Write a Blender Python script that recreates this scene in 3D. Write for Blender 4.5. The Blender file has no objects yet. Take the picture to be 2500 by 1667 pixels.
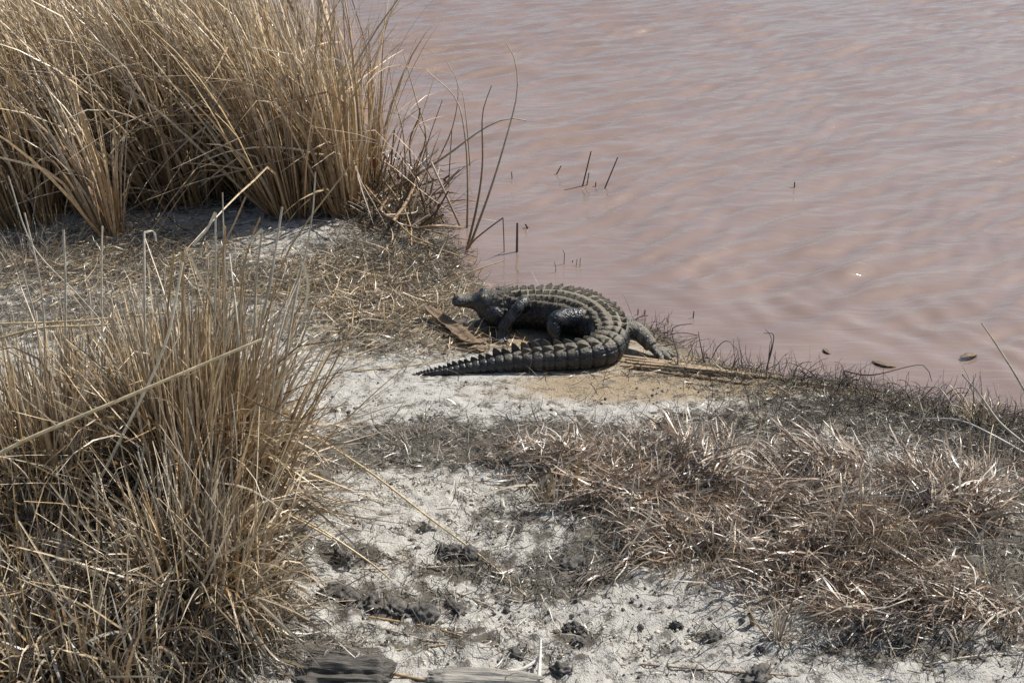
import bpy, math, random
import numpy as np
from mathutils import Vector, Matrix

# ------------------------------------------------------------------ camera, sky, sun, exposure
scene = bpy.context.scene
col = scene.collection
CAM_Z = 2.6
PITCH = math.radians(24.5)
LENS = 50.0
cam_d = bpy.data.cameras.new('camera')
cam_d.lens = LENS
cam_d.sensor_width = 36.0
cam_d.clip_end = 2000.0
cam_d.clip_start = 0.05
cam = bpy.data.objects.new('camera', cam_d)
col.objects.link(cam)
cam.location = (0, 0, CAM_Z)
cam.rotation_euler = (math.pi / 2 - PITCH, 0, 0)
scene.camera = cam

SUN_EL = math.radians(50)
SUN_AZ = math.radians(62)          # clockwise from +Y (away from the camera) towards +X
world = bpy.data.worlds.new('World')
scene.world = world
world.use_nodes = True
wn = world.node_tree
sky = wn.nodes.new('ShaderNodeTexSky')
sky.sky_type = 'NISHITA'
sky.sun_disc = False
sky.sun_elevation = SUN_EL
sky.sun_rotation = SUN_AZ
sky.air_density = 1.0
sky.dust_density = 2.0
bg = wn.nodes['Background']
bg.inputs[1].default_value = 0.090
wn.links.new(sky.outputs[0], bg.inputs[0])

sun_d = bpy.data.lights.new('sun', 'SUN')
sun_d.energy = 5.0
sun_d.angle = math.radians(0.53)
sun_d.color = (1.0, 0.955, 0.88)
sun = bpy.data.objects.new('sun', sun_d)
col.objects.link(sun)
sdir = Vector((math.sin(SUN_AZ) * math.cos(SUN_EL), math.cos(SUN_AZ) * math.cos(SUN_EL), math.sin(SUN_EL)))
sun.rotation_euler = (-sdir).to_track_quat('-Z', 'Y').to_euler()
sun.location = (6, 8, 10)

scene.view_settings.view_transform = 'Standard'
scene.view_settings.look = 'None'
scene.view_settings.exposure = 0.38
scene.view_settings.gamma = 1.0
scene.view_settings.use_curve_mapping = False
scene.render.engine = 'CYCLES'

rng = np.random.default_rng(7)
random.seed(7)
U = rng.uniform
PI = math.pi

# ------------------------------------------------------------------ layout helpers
FPX = 2500 * LENS / 36.0
def ray(px, py):
    x = (px - 1250) / FPX
    y = -(py - 833.5) / FPX
    return np.array([x, math.cos(PITCH) + y * math.sin(PITCH), -math.sin(PITCH) + y * math.cos(PITCH)])
def plane_pt(px, py, z):
    d = ray(px, py)
    t = (z - CAM_Z) / d[2]
    return np.array([d[0] * t, d[1] * t, z])
def at(px, py, Y):
    d = ray(px, py)
    t = Y / d[1]
    return np.array([d[0] * t, Y, CAM_Z + d[2] * t])

def _hash(ix, iy, seed):
    h = np.sin(ix * 127.1 + iy * 311.7 + seed * 74.7) * 43758.5453
    return h - np.floor(h)
def vnoise(x, y, seed=0):
    ix, iy = np.floor(x), np.floor(y)
    fx, fy = x - ix, y - iy
    fx = fx * fx * (3 - 2 * fx)
    fy = fy * fy * (3 - 2 * fy)
    a = _hash(ix, iy, seed); b = _hash(ix + 1, iy, seed)
    c = _hash(ix, iy + 1, seed); d = _hash(ix + 1, iy + 1, seed)
    return (a + (b - a) * fx) * (1 - fy) + (c + (d - c) * fx) * fy
def fbm(x, y, seed=0, o=4):
    r = 0; a = .5
    for i in range(o):
        r = r + a * vnoise(x, y, seed + i * 13.3)
        x, y = x * 1.62 - y * 1.22 + 5.1, x * 1.22 + y * 1.62 + 1.7; a *= .5
    return r / (1 - .5 ** o)
def smooth(a, b, x):
    t = np.clip((x - a) / (b - a), 0, 1)
    return t * t * (3 - 2 * t)

WATER_Z = -0.035
shore_px = [(905, 425), (985, 455), (1010, 500), (1075, 545), (1110, 585), (1125, 630), (1135, 672), (1170, 700), (1260, 712),
            (1400, 722), (1500, 760), (1570, 800), (1640, 838), (1700, 870), (1800, 893), (1900, 910), (2000, 928),
            (2100, 948), (2200, 972), (2300, 990), (2400, 1004), (2500, 1018), (2700, 1050)]
shore = [plane_pt(x, y, WATER_Z)[:2] for x, y in shore_px]
shore = [np.array(v) for v in [(-9, 60), (-6.5, 22), (-4.0, 14.5), (-2.3, 10.8), (-1.35, 8.9)]] + shore + \
        [np.array(v) for v in [(4.0, 4.7), (8, 3.0), (30, 1.0), (200, -4)]]
land_poly = np.array(shore + [np.array((200., -300.)), np.array((-400., -300.)), np.array((-400., 60.))])

def shore_dist(x, y):
    x = np.asarray(x, float); y = np.asarray(y, float)
    best = np.full(x.shape, 1e9)
    for a, b in zip(shore[:-1], shore[1:]):
        ab = b - a
        t = np.clip(((x - a[0]) * ab[0] + (y - a[1]) * ab[1]) / (ab @ ab), 0, 1)
        best = np.minimum(best, (x - a[0] - t * ab[0]) ** 2 + (y - a[1] - t * ab[1]) ** 2)
    d = np.sqrt(best)
    ins = np.zeros(x.shape, bool)
    n = len(land_poly)
    for i in range(n):
        x1, y1 = land_poly[i]; x2, y2 = land_poly[(i + 1) % n]
        if y1 == y2: continue
        c = ((y1 > y) != (y2 > y)) & (x < (x2 - x1) * (y - y1) / (y2 - y1) + x1)
        ins ^= c
    return np.where(ins, d, -d)

# broad mounds (world position, radius, height)
MOUNDS = []
def gz_base(x, y):
    x = np.asarray(x, float); y = np.asarray(y, float)
    d = shore_dist(x, y)
    d = d + (fbm(x * 5, y * 5, 3, 3) - .5) * .12
    land = .035 * (1 - np.exp(-np.maximum(d, 0) / .12))
    land += (fbm(x * 1.1, y * 1.1, 5, 3) - .5) * .035 * smooth(.1, .8, d)
    wat = np.maximum(d * .22, -.6)
    z = WATER_Z + np.where(d > 0, land, wat)
    for mx, my, r, h in MOUNDS:
        z = z + h * np.exp(-((x - mx) ** 2 + (y - my) ** 2) / r ** 2)
    return z
def gz1(x, y):
    return float(gz_base(np.array([x]), np.array([y]))[0])
def gp(px, py, dz=0.0):
    z = 0.0
    for i in range(5):
        p = plane_pt(px, py, z + dz)
        z = gz1(p[0], p[1])
    p[2] = z + dz
    return p
for px, py, r, h in [(540, 1330, .42, .05), (130, 1330, .5, .05), (300, 1600, .4, .03), (950, 1250, .3, .015),
                     (2150, 1290, .45, .05), (2400, 1330, .4, .05), (1600, 1170, .35, .035), (2300, 1480, .4, .03)]:
    p = plane_pt(px, py, 0)
    MOUNDS.append((p[0], p[1], r, h))

# ------------------------------------------------------------------ materials
def mat_new(name):
    m = bpy.data.materials.new(name)
    m.use_nodes = True
    nt = m.node_tree
    return m, nt, nt.nodes['Principled BSDF'], nt.nodes['Material Output']
def N(nt, t, **kw):
    n = nt.nodes.new(t)
    for k, v in kw.items():
        if k.startswith('i_'):
            n.inputs[k[2:].replace('_', ' ')].default_value = v
        else:
            setattr(n, k, v)
    return n
def ramp(nt, stops):
    r = nt.nodes.new('ShaderNodeValToRGB')
    e = r.color_ramp.elements
    while len(e) > 1: e.remove(e[-1])
    e[0].position = stops[0][0]; e[0].color = stops[0][1]
    for p, c in stops[1:]:
        k = e.new(p); k.color = c
    return r

# dry blades: colour from the blade's own attribute, a little translucent
def blade_material(name, transl, rough=.55, spec=.35):
    m, nt, b, out = mat_new(name)
    a = N(nt, 'ShaderNodeAttribute', attribute_name='Col')
    tc = N(nt, 'ShaderNodeTexCoord')
    nz = N(nt, 'ShaderNodeTexNoise', i_Scale=60.0, i_Detail=3.0)
    nt.links.new(tc.outputs['Object'], nz.inputs['Vector'])
    mr = N(nt, 'ShaderNodeMapRange')
    mr.inputs[1].default_value = .3; mr.inputs[2].default_value = .7
    mr.inputs[3].default_value = .72; mr.inputs[4].default_value = 1.2
    nt.links.new(nz.outputs['Fac'], mr.inputs[0])
    mx = N(nt, 'ShaderNodeVectorMath', operation='SCALE')
    nt.links.new(a.outputs['Color'], mx.inputs[0]); nt.links.new(mr.outputs[0], mx.inputs['Scale'])
    nt.links.new(mx.outputs[0], b.inputs['Base Color'])
    b.inputs['Roughness'].default_value = rough
    b.inputs['Specular IOR Level'].default_value = spec
    if transl > 0:
        t = N(nt, 'ShaderNodeBsdfTranslucent')
        nt.links.new(mx.outputs[0], t.inputs['Color'])
        ms = N(nt, 'ShaderNodeMixShader'); ms.inputs[0].default_value = transl
        nt.links.new(b.outputs[0], ms.inputs[1]); nt.links.new(t.outputs[0], ms.inputs[2])
        nt.links.new(ms.outputs[0], out.inputs[0])
    return m
M_BLADE = blade_material('dry_blade', .10, .34, .5)
M_STEM = blade_material('dry_stem', 0, .36, .5)
M_ROOT = blade_material('dark_root', 0, .6, .3)

# ground
m, nt, b, out = mat_new('sandy_ground'); M_GROUND = m
za = N(nt, 'ShaderNodeAttribute', attribute_name='Zone')
sep = N(nt, 'ShaderNodeSeparateColor'); nt.links.new(za.outputs['Color'], sep.inputs[0])
tc = N(nt, 'ShaderNodeTexCoord')
def gnoise(scale, detail=4.0, rough=.6):
    n = N(nt, 'ShaderNodeTexNoise', i_Scale=scale, i_Detail=detail, i_Roughness=rough)
    nt.links.new(tc.outputs['Object'], n.inputs['Vector']); return n
n_big = gnoise(3.0, 5); n_mid = gnoise(16.0, 6, .65); n_fine = gnoise(140.0, 4, .7); n_gr = gnoise(420.0, 2, .6)
vor = N(nt, 'ShaderNodeTexVoronoi', i_Scale=170.0); nt.links.new(tc.outputs['Object'], vor.inputs['Vector'])
sand = ramp(nt, [(.25, (.26, .245, .215, 1)), (.5, (.42, .405, .37, 1)), (.75, (.55, .535, .50, 1))])
nt.links.new(n_fine.outputs[0], sand.inputs[0])
tan_ = ramp(nt, [(.3, (.22, .165, .105, 1)), (.7, (.42, .335, .225, 1))])
nt.links.new(n_mid.outputs[0], tan_.inputs[0])
soil = ramp(nt, [(.3, (.045, .038, .030, 1)), (.5, (.105, .092, .073, 1)), (.72, (.27, .245, .205, 1))])
nt.links.new(n_fine.outputs[0], soil.inputs[0])
def mix(fac, a, c):
    k = N(nt, 'ShaderNodeMix', data_type='RGBA')
    nt.links.new(fac, k.inputs[0]); nt.links.new(a, k.inputs[6]); nt.links.new(c, k.inputs[7]); return k.outputs[2]
def math_(op, a, c, clamp=False):
    k = N(nt, 'ShaderNodeMath', operation=op, use_clamp=clamp)
    for i, v in enumerate((a, c)):
        if hasattr(v, 'links'): nt.links.new(v, k.inputs[i])
        else: k.inputs[i].default_value = v
    return k.outputs[0]
def mrange(v, a, c, lo=0., hi=1.):
    k = N(nt, 'ShaderNodeMapRange', interpolation_type='SMOOTHSTEP')
    nt.links.new(v, k.inputs[0])
    for i, q in enumerate((a, c, lo, hi)): k.inputs[i + 1].default_value = q
    return k.outputs[0]
c1 = mix(mrange(math_('ADD', sep.outputs[0], math_('MULTIPLY', math_('SUBTRACT', n_mid.outputs[0], .5), .9)), .3, .75), sand.outputs[0], tan_.outputs[0])
org = math_('ADD', sep.outputs[1], math_('MULTIPLY', math_('SUBTRACT', n_mid.outputs[0], .5), 1.9))
c2 = mix(mrange(math_('ADD', org, .06), .42, .72), c1, soil.outputs[0])
# specks of dark humus
speck = mrange(math_('ADD', n_fine.outputs[0], math_('MULTIPLY', math_('SUBTRACT', n_mid.outputs[0], .5), 1.2)), .54, .63)
speckc = N(nt, 'ShaderNodeRGB'); speckc.outputs[0].default_value = (.10, .09, .075, 1)
c3 = mix(math_('MULTIPLY', speck, .9), c2, speckc.outputs[0])
wetc = N(nt, 'ShaderNodeRGB'); wetc.outputs[0].default_value = (.09, .065, .042, 1)
c4 = mix(math_('MULTIPLY', sep.outputs[2], .85), c3, wetc.outputs[0])
nt.links.new(c4, b.inputs['Base Color'])
nt.links.new(mrange(sep.outputs[2], .3, 1., .92, .28), b.inputs['Roughness'])
b.inputs['Specular IOR Level'].default_value = .35
hh = math_('ADD', math_('MULTIPLY', n_fine.outputs[0], 1.0), math_('ADD', math_('MULTIPLY', n_gr.outputs[0], .5), math_('MULTIPLY', vor.outputs[0], -.5)))
bp = N(nt, 'ShaderNodeBump'); bp.inputs['Distance'].default_value = .006; bp.inputs['Strength'].default_value = .8
nt.links.new(hh, bp.inputs['Height']); nt.links.new(bp.outputs[0], b.inputs['Normal'])

# muddy water
m, nt, b, out = mat_new('muddy_water'); M_WATER = m
tc = N(nt, 'ShaderNodeTexCoord')
mp = N(nt, 'ShaderNodeMapping'); mp.inputs['Rotation'].default_value = (0, 0, math.radians(-38)); mp.inputs['Scale'].default_value = (3.2, 17., 1)
nt.links.new(tc.outputs['Object'], mp.inputs[0])
n1 = N(nt, 'ShaderNodeTexNoise', i_Scale=1.0, i_Detail=4.0, i_Roughness=.55, i_Distortion=.6); nt.links.new(mp.outputs[0], n1.inputs[0])
n2 = N(nt, 'ShaderNodeTexNoise', i_Scale=2.2, i_Detail=4.0); nt.links.new(tc.outputs['Object'], n2.inputs[0])
cr = ramp(nt, [(.3, (.178, .124, .100, 1)), (.7, (.226, .163, .133, 1))]); nt.links.new(n2.outputs[0], cr.inputs[0])
nt.links.new(cr.outputs[0], b.inputs['Base Color'])
b.inputs['Roughness'].default_value = .05
b.inputs['IOR'].default_value = 1.42
b.inputs['Specular IOR Level'].default_value = 1.0
bp = N(nt, 'ShaderNodeBump'); bp.inputs['Distance'].default_value = .014; bp.inputs['Strength'].default_value = .45
nt.links.new(n1.outputs[0], bp.inputs['Height']); nt.links.new(bp.outputs[0], b.inputs['Normal'])

def simple_material(name, c_lo, c_hi, scale, rough=.85, bump=.004, stretch=(1, 1, 1), bscale=None, spec=.3):
    m, nt, b, out = mat_new(name)
    tc = N(nt, 'ShaderNodeTexCoord')
    mp = N(nt, 'ShaderNodeMapping'); mp.inputs['Scale'].default_value = stretch
    nt.links.new(tc.outputs['Object'], mp.inputs[0])
    n = N(nt, 'ShaderNodeTexNoise', i_Scale=scale, i_Detail=6.0, i_Roughness=.65); nt.links.new(mp.outputs[0], n.inputs[0])
    r = ramp(nt, [(.32, (*c_lo, 1)), (.68, (*c_hi, 1))]); nt.links.new(n.outputs[0], r.inputs[0])
    nt.links.new(r.outputs[0], b.inputs['Base Color'])
    b.inputs['Roughness'].default_value = rough
    b.inputs['Specular IOR Level'].default_value = spec
    n2 = N(nt, 'ShaderNodeTexNoise', i_Scale=bscale or scale * 2, i_Detail=5.0); nt.links.new(mp.outputs[0], n2.inputs[0])
    bp = N(nt, 'ShaderNodeBump'); bp.inputs['Distance'].default_value = bump; bp.inputs['Strength'].default_value = .9
    nt.links.new(n2.outputs[0], bp.inputs['Height']); nt.links.new(bp.outputs[0], b.inputs['Normal'])
    return m
M_MUD = simple_material('dried_mud', (.045, .042, .038), (.15, .14, .125), 45, .95, .006)
M_ROCK = simple_material('pale_rock', (.24, .215, .18), (.42, .39, .34), 40, .9, .004)
M_PEBBLE = simple_material('quartz_pebble', (.42, .37, .28), (.66, .61, .52), 30, .6, .001)
M_WOOD = simple_material('weathered_wood', (.13, .12, .105), (.36, .34, .30), 14, .9, .004, (1, 9, 9))
M_ROT = simple_material('rotten_wood', (.04, .037, .034), (.13, .12, .105), 18, .95, .006, (1, 6, 6))
M_BLEACH = simple_material('bleached_wood', (.45, .43, .39), (.68, .66, .61), 30, .8, .002, (1, 5, 5))
M_LEAF = simple_material('brown_dead_leaf', (.10, .068, .042), (.22, .155, .10), 30, .7, .003, (1, 6, 1))
M_CANE = simple_material('split_cane', (.22, .15, .085), (.48, .37, .24), 16, .55, .002, (1, 12, 12))

# ------------------------------------------------------------------ mesh helpers
def mesh_np(name, V, Q, C=None, mat=None, smooth_=False, tri=False, attr='Col'):
    V = np.asarray(V, np.float32).reshape(-1, 3); Q = np.asarray(Q, np.int32)
    k = 3 if tri else 4
    me = bpy.data.meshes.new(name)
    me.vertices.add(len(V)); me.vertices.foreach_set('co', V.ravel())
    nf = len(Q)
    me.loops.add(nf * k); me.loops.foreach_set('vertex_index', Q.ravel())
    me.polygons.add(nf)
    me.polygons.foreach_set('loop_start', np.arange(nf, dtype=np.int32) * k)
    me.polygons.foreach_set('loop_total', np.full(nf, k, np.int32))
    if smooth_: me.polygons.foreach_set('use_smooth', np.ones(nf, bool))
    me.update(calc_edges=True)
    if C is not None:
        a = me.color_attributes.new(attr, 'FLOAT_COLOR', 'POINT')
        C = np.asarray(C, np.float32).reshape(-1, C.shape[-1])
        if C.shape[1] == 3: C = np.concatenate([C, np.ones((len(C), 1), np.float32)], 1)
        a.data.foreach_set('color', np.ascontiguousarray(C).ravel())
    if mat: me.materials.append(mat)
    return me
def add(name, me, parent=None, label=None, cat=None, group=None, kind=None, loc=None):
    o = bpy.data.objects.new(name, me)
    col.objects.link(o)
    if parent is not None: o.parent = parent
    if loc is not None: o.location = loc
    if label: o['label'] = label
    if cat: o['category'] = cat
    if group: o['group'] = group
    if kind: o['kind'] = kind
    return o
def root(name, loc, label, cat, group=None):
    return add(name, None, None, label, cat, group, None, tuple(float(v) for v in loc))

def unit(v): return v / np.maximum(np.linalg.norm(v, axis=-1, keepdims=True), 1e-9)
def tangents(P):
    T = np.empty_like(P)
    T[:, 1:-1] = P[:, 2:] - P[:, :-2]; T[:, 0] = P[:, 1] - P[:, 0]; T[:, -1] = P[:, -1] - P[:, -2]
    return unit(T)
def ribbons(P, W, C, twist=None, phi=None, fold=0.0):
    """P n,k,3 centre lines; W n,k half widths; C n,k,3. Returns V,Q,C"""
    n, k, _ = P.shape
    T = tangents(P)
    if phi is None: phi = U(0, 2 * PI, n)
    S = np.stack([-np.sin(phi), np.cos(phi), np.zeros(n)], -1)[:, None, :].repeat(k, 1)
    S = unit(S - T * (S * T).sum(-1, keepdims=True))
    B = np.cross(T, S)
    if twist is not None:
        c, s = np.cos(twist)[..., None], np.sin(twist)[..., None]
        S, B = S * c + B * s, B * c - S * s
    w = W[..., None]
    if fold:
        rows = np.stack([P - S * w, P + B * w * fold, P + S * w], 2)   # n,k,3,3
        m_ = 3
    else:
        rows = np.stack([P - S * w, P + S * w], 2); m_ = 2
    V = rows.reshape(-1, 3)
    idx = np.arange(n * k * m_).reshape(n, k, m_)
    Q = []
    for j in range(m_ - 1):
        Q.append(np.stack([idx[:, :-1, j], idx[:, :-1, j + 1], idx[:, 1:, j + 1], idx[:, 1:, j]], -1).reshape(-1, 4))
    return V, np.concatenate(Q), C[:, :, None, :].repeat(m_, 2).reshape(-1, 3)
def tubes(P, R, C, sides=4):
    n, k, _ = P.shape
    T = tangents(P)
    ref = np.zeros((n, 1, 3)); ang0 = U(0, 2 * PI, n); ref[:, 0, 0] = np.cos(ang0); ref[:, 0, 1] = np.sin(ang0); ref[:, 0, 2] = .15
    S = unit(np.cross(T, ref.repeat(k, 1))); B = np.cross(T, S)
    a = np.arange(sides) * 2 * PI / sides
    V = P[:, :, None, :] + R[:, :, None, None] * (S[:, :, None, :] * np.cos(a)[None, None, :, None] + B[:, :, None, :] * np.sin(a)[None, None, :, None])
    idx = np.arange(n * k * sides).reshape(n, k, sides)
    i2 = np.roll(idx, -1, 2)
    Q = np.stack([idx[:, :-1], i2[:, :-1], i2[:, 1:], idx[:, 1:]], -1).reshape(-1, 4)
    if sides == 4:   # cap ends
        Q = np.concatenate([Q, idx[:, 0, ::-1], idx[:, -1]])
    return V.reshape(-1, 3), Q, C[:, :, None, :].repeat(sides, 2).reshape(-1, 3)
def grow(p0, L, phi, th0, bend, pw=1.6, k=8, kp=None, ka=None, wob=.25, floor=True, fz=.012):
    n = len(L)
    s = np.linspace(0, 1, k)[None, :]
    th = th0[:, None] + bend[:, None] * s ** pw
    if kp is not None: th = th + ka[:, None] * (s > kp[:, None])
    ph = phi[:, None] + np.cumsum(rng.normal(0, wob / math.sqrt(k), (n, k)), 1)
    th = th + np.cumsum(rng.normal(0, .4 * wob / math.sqrt(k), (n, k)), 1)
    d = np.stack([np.sin(th) * np.cos(ph), np.sin(th) * np.sin(ph), np.cos(th)], -1)
    P = np.zeros((n, k, 3)); P[:, 0] = p0
    P[:, 1:] = p0[:, None] + np.cumsum((d[:, 1:] + d[:, :-1]) * .5 * (L / (k - 1))[:, None, None], 1)
    if floor:
        g = gz_base(P[..., 0], P[..., 1]) + U(.003, fz, (n, 1))
        P[..., 2] = np.maximum(P[..., 2], g)
    return P
def lerp(a, c, t): return a + (c - a) * t
PAL_TIP = np.array([(.61, .50, .335), (.54, .43, .275), (.47, .405, .31), (.40, .29, .165), (.66, .57, .43), (.35, .31, .25)])
PAL_BASE = np.array([(.34, .18, .065), (.42, .25, .10), (.28, .15, .06), (.38, .245, .115), (.46, .31, .155), (.21, .12, .055)])
PAL_RUSSET = np.array([(.21, .125, .08), (.30, .20, .125), (.38, .30, .22), (.48, .42, .34), (.56, .51, .44), (.40, .36, .30), (.15, .095, .065)])
PAL_GREY = np.array([(.34, .31, .26), (.26, .235, .19), (.42, .39, .34), (.19, .165, .13), (.13, .115, .09), (.50, .47, .41)])
PAL_STRAW = np.array([(.46, .36, .22), (.38, .27, .15), (.52, .44, .31), (.28, .19, .10), (.20, .14, .08), (.42, .36, .27)])
PAL_ROOT = np.array([(.045, .038, .03), (.075, .06, .045), (.11, .092, .07), (.06, .05, .042), (.17, .145, .11)])
def blade_cols(n, k, pal_a, pal_b, p=1.0, jit=.24):
    a = pal_a[rng.integers(0, len(pal_a), n)]; c = pal_b[rng.integers(0, len(pal_b), n)]
    j = (1 + rng.normal(0, jit, (n, 1))).clip(.45, 1.45)
    s = (np.linspace(0, 1, k)[None, :, None]) ** p
    return (a * j)[:, None, :] * (1 - s) + (c * j)[:, None, :] * s
def taper(n, k, w, a=.75, tip=.12):
    s = np.linspace(0, 1, k)[None, :]
    prof = (a + (1 - a) * np.minimum(s / .25, 1)) * (1 - (1 - tip) * np.clip((s - .35) / .65, 0, 1) ** 1.4)
    return w[:, None] * prof

# ------------------------------------------------------------------ ground sheet
class Blob:
    def __init__(s, px, py, rx, ry, w=1.0):
        c = plane_pt(px, py, 0); s.c = c; s.w = w
        s.rx = abs(plane_pt(px + rx, py, 0)[0] - c[0])
        s.ry = abs(plane_pt(px, py - ry, 0)[1] - plane_pt(px, py + ry, 0)[1]) / 2
    def __call__(s, x, y):
        q = ((x - s.c[0]) / s.rx) ** 2 + ((y - s.c[1]) / s.ry) ** 2
        return s.w * np.exp(-q ** 1.5 * .7)
def zone(blobs, x, y):
    r = np.zeros(np.shape(x))
    for bl in blobs: r = np.maximum(r, bl(x, y))
    return r
Z_ORG = [Blob(*a) for a in [
    (820, 1110, 190, 55), (1050, 1085, 260, 62), (1330, 1080, 260, 60), (1500, 1120, 260, 80), (1750, 1060, 260, 55, .8),
    (2000, 1000, 260, 40, .75), (2250, 1050, 260, 55, .8), (2450, 1110, 220, 90, .9), (1600, 1190, 330, 95), (1950, 1200, 320, 110),
    (2200, 1280, 420, 150), (2400, 1450, 330, 130), (1980, 1390, 240, 70), (1560, 1320, 180, 55), (1400, 1390, 160, 55, .95), (2200, 1600, 260, 60, .7),
    (150, 780, 300, 80, .72), (500, 800, 300, 60, .7), (850, 830, 160, 40, .6), (1140, 1360, 80, 22, .8), (835, 1375, 60, 25, .8), (1405, 1555, 70, 30, .8), (1740, 1565, 70, 22, .7), (1300, 1290, 120, 50, .5), (1230, 1270, 110, 40, .6),
    (600, 690, 360, 60, .85), (930, 620, 200, 55, .9), (1040, 690, 120, 45, .9), (300, 640, 260, 70, .9), (60, 640, 220, 80, .9), (950, 770, 180, 60, .95),
    (1130, 800, 140, 45, .85), (960, 850, 140, 30, .6), (750, 520, 130, 30, .6), (560, 480, 600, 40, .8), (300, 1400, 420, 400), (860, 1370, 110, 30, .75), (1150, 1395, 200, 30, .8),
    (960, 1480, 220, 45, .8), (1080, 1560, 260, 40, .6), (800, 1600, 160, 60, .8), (1330, 1440, 160, 50, .7), (1350, 1590, 180, 35, .5), (1650, 1610, 200, 30, .4)]]
Z_TAN = [Blob(*a) for a in [
    (1550, 945, 330, 45, .9), (1800, 930, 220, 45), (1300, 960, 260, 35, .5), (1150, 700, 170, 60), (980, 720, 220, 90, .9), (800, 700, 220, 80, .6),
    (1950, 1010, 240, 45, .7), (1450, 880, 260, 40, .8), (950, 560, 160, 40, .7), (1330, 790, 260, 70), (2100, 1060, 300, 60, .5)]]
def axis(a, b, step, lo, hi, g=1.16):
    v = list(np.arange(a, b + 1e-6, step))
    s = step
    while v[-1] < hi: s *= g; v.append(v[-1] + s)
    s = step
    while v[0] > lo: s *= g; v.insert(0, v[0] - s)
    return np.array(v)
gx = axis(-2.9, 2.7, .0145, -300, 300); gy = axis(3.1, 8.6, .0145, -60, 500)
X, Y = np.meshgrid(gx, gy)
Zg = gz_base(X, Y)
org = zone(Z_ORG, X, Y); tanz = zone(Z_TAN, X, Y)
dsh = shore_dist(X, Y)
near = smooth(12, 8, np.hypot(X, Y - 5))
onl = smooth(0, .25, dsh)
lump = np.maximum(fbm(X * 22, Y * 22, 9, 4) - .42, 0) * .055 * (.25 + .75 * org) * onl * near
fine = ((fbm(X * 45, Y * 45, 21, 3) - .5) * .012 + (fbm(X * 9, Y * 9, 31, 3) - .5) * .018) * onl * near
# keep the sand level where the animal lies
flat = 1 - np.exp(-(((X - .15) / .75) ** 2 + ((Y - 5.62) / .42) ** 2) ** 2)
fine = fine * (1 + .9 * smooth(5.0, 4.6, Y)) + np.maximum(fbm(X * 30, Y * 30, 15, 3) - .55, 0) * .05 * smooth(5.0, 4.7, Y) * onl * near
Zg = Zg + (lump + fine) * (.25 + .75 * flat)
wet = np.maximum(smooth(.15, .0, dsh + (fbm(X * 9, Y * 9, 3, 3) - .5) * .16), (dsh < 0) * 1.0)
Cg = np.stack([np.maximum(tanz, smooth(.5, .05, dsh) * .75), org, wet], -1)
ny, nx = X.shape
idx = np.arange(nx * ny).reshape(ny, nx)
Q = np.stack([idx[:-1, :-1], idx[:-1, 1:], idx[1:, 1:], idx[1:, :-1]], -1).reshape(-1, 4)
me = mesh_np('ground', np.stack([X, Y, Zg], -1), Q, Cg.reshape(-1, 3), M_GROUND, True, attr='Zone')
add('ground', me, kind='structure', label='pale sandy bank with damp tan and dark humus patches', cat='ground')

# ------------------------------------------------------------------ pond water with wind ripples
wx = axis(-1.6, 6.2, .024, -300, 400, 1.12); wy = axis(4.6, 14.5, .024, -20, 600, 1.12)
X, Y = np.meshgrid(wx, wy)
def waves(x, y, n, lmin, lmax, dirx, diry, spread, slope, seed):
    r = np.random.default_rng(seed)
    z = np.zeros_like(x); a0 = math.atan2(diry, dirx)
    wxn = x + (fbm(x * .9, y * .9, seed, 2) - .5) * .28; wyn = y + (fbm(x * .9, y * .9, seed + 3, 2) - .5) * .28
    for i in range(n):
        lam = lmin * (lmax / lmin) ** r.uniform(); a = a0 + r.normal(0, spread)
        kk = 2 * PI / lam
        z += slope / kk * np.sin(kk * (wxn * math.cos(a) + wyn * math.sin(a)) + r.uniform(0, 2 * PI))
    return z
d = -shore_dist(X, Y)
far = smooth(30, 12, np.hypot(X, Y))
m2 = smooth(7.6, 6.0, Y + .35 * X) * smooth(-.2, 1.0, X)
ampn = .55 + .9 * fbm(X * .8, Y * .8, 77, 3)
Zw = (waves(X, Y, 54, .09, .34, .62, -.78, .22, .039, 5) * (1 - .75 * m2) + waves(X, Y, 30, .11, .42, .86, .5, .22, .034, 8) * m2) * ampn
calm = .16 + .84 * smooth(.0, .9, d)
Zw = WATER_Z + Zw * calm * far
idx = np.arange(X.size).reshape(X.shape)
Q = np.stack([idx[:-1, :-1], idx[:-1, 1:], idx[1:, 1:], idx[1:, :-1]], -1).reshape(-1, 4)
add('pond_water', mesh_np('pond_water', np.stack([X, Y, Zw], -1), Q, None, M_WATER, True), kind='structure',
    label='muddy reddish brown pond water with wind ripples', cat='water')

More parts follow.
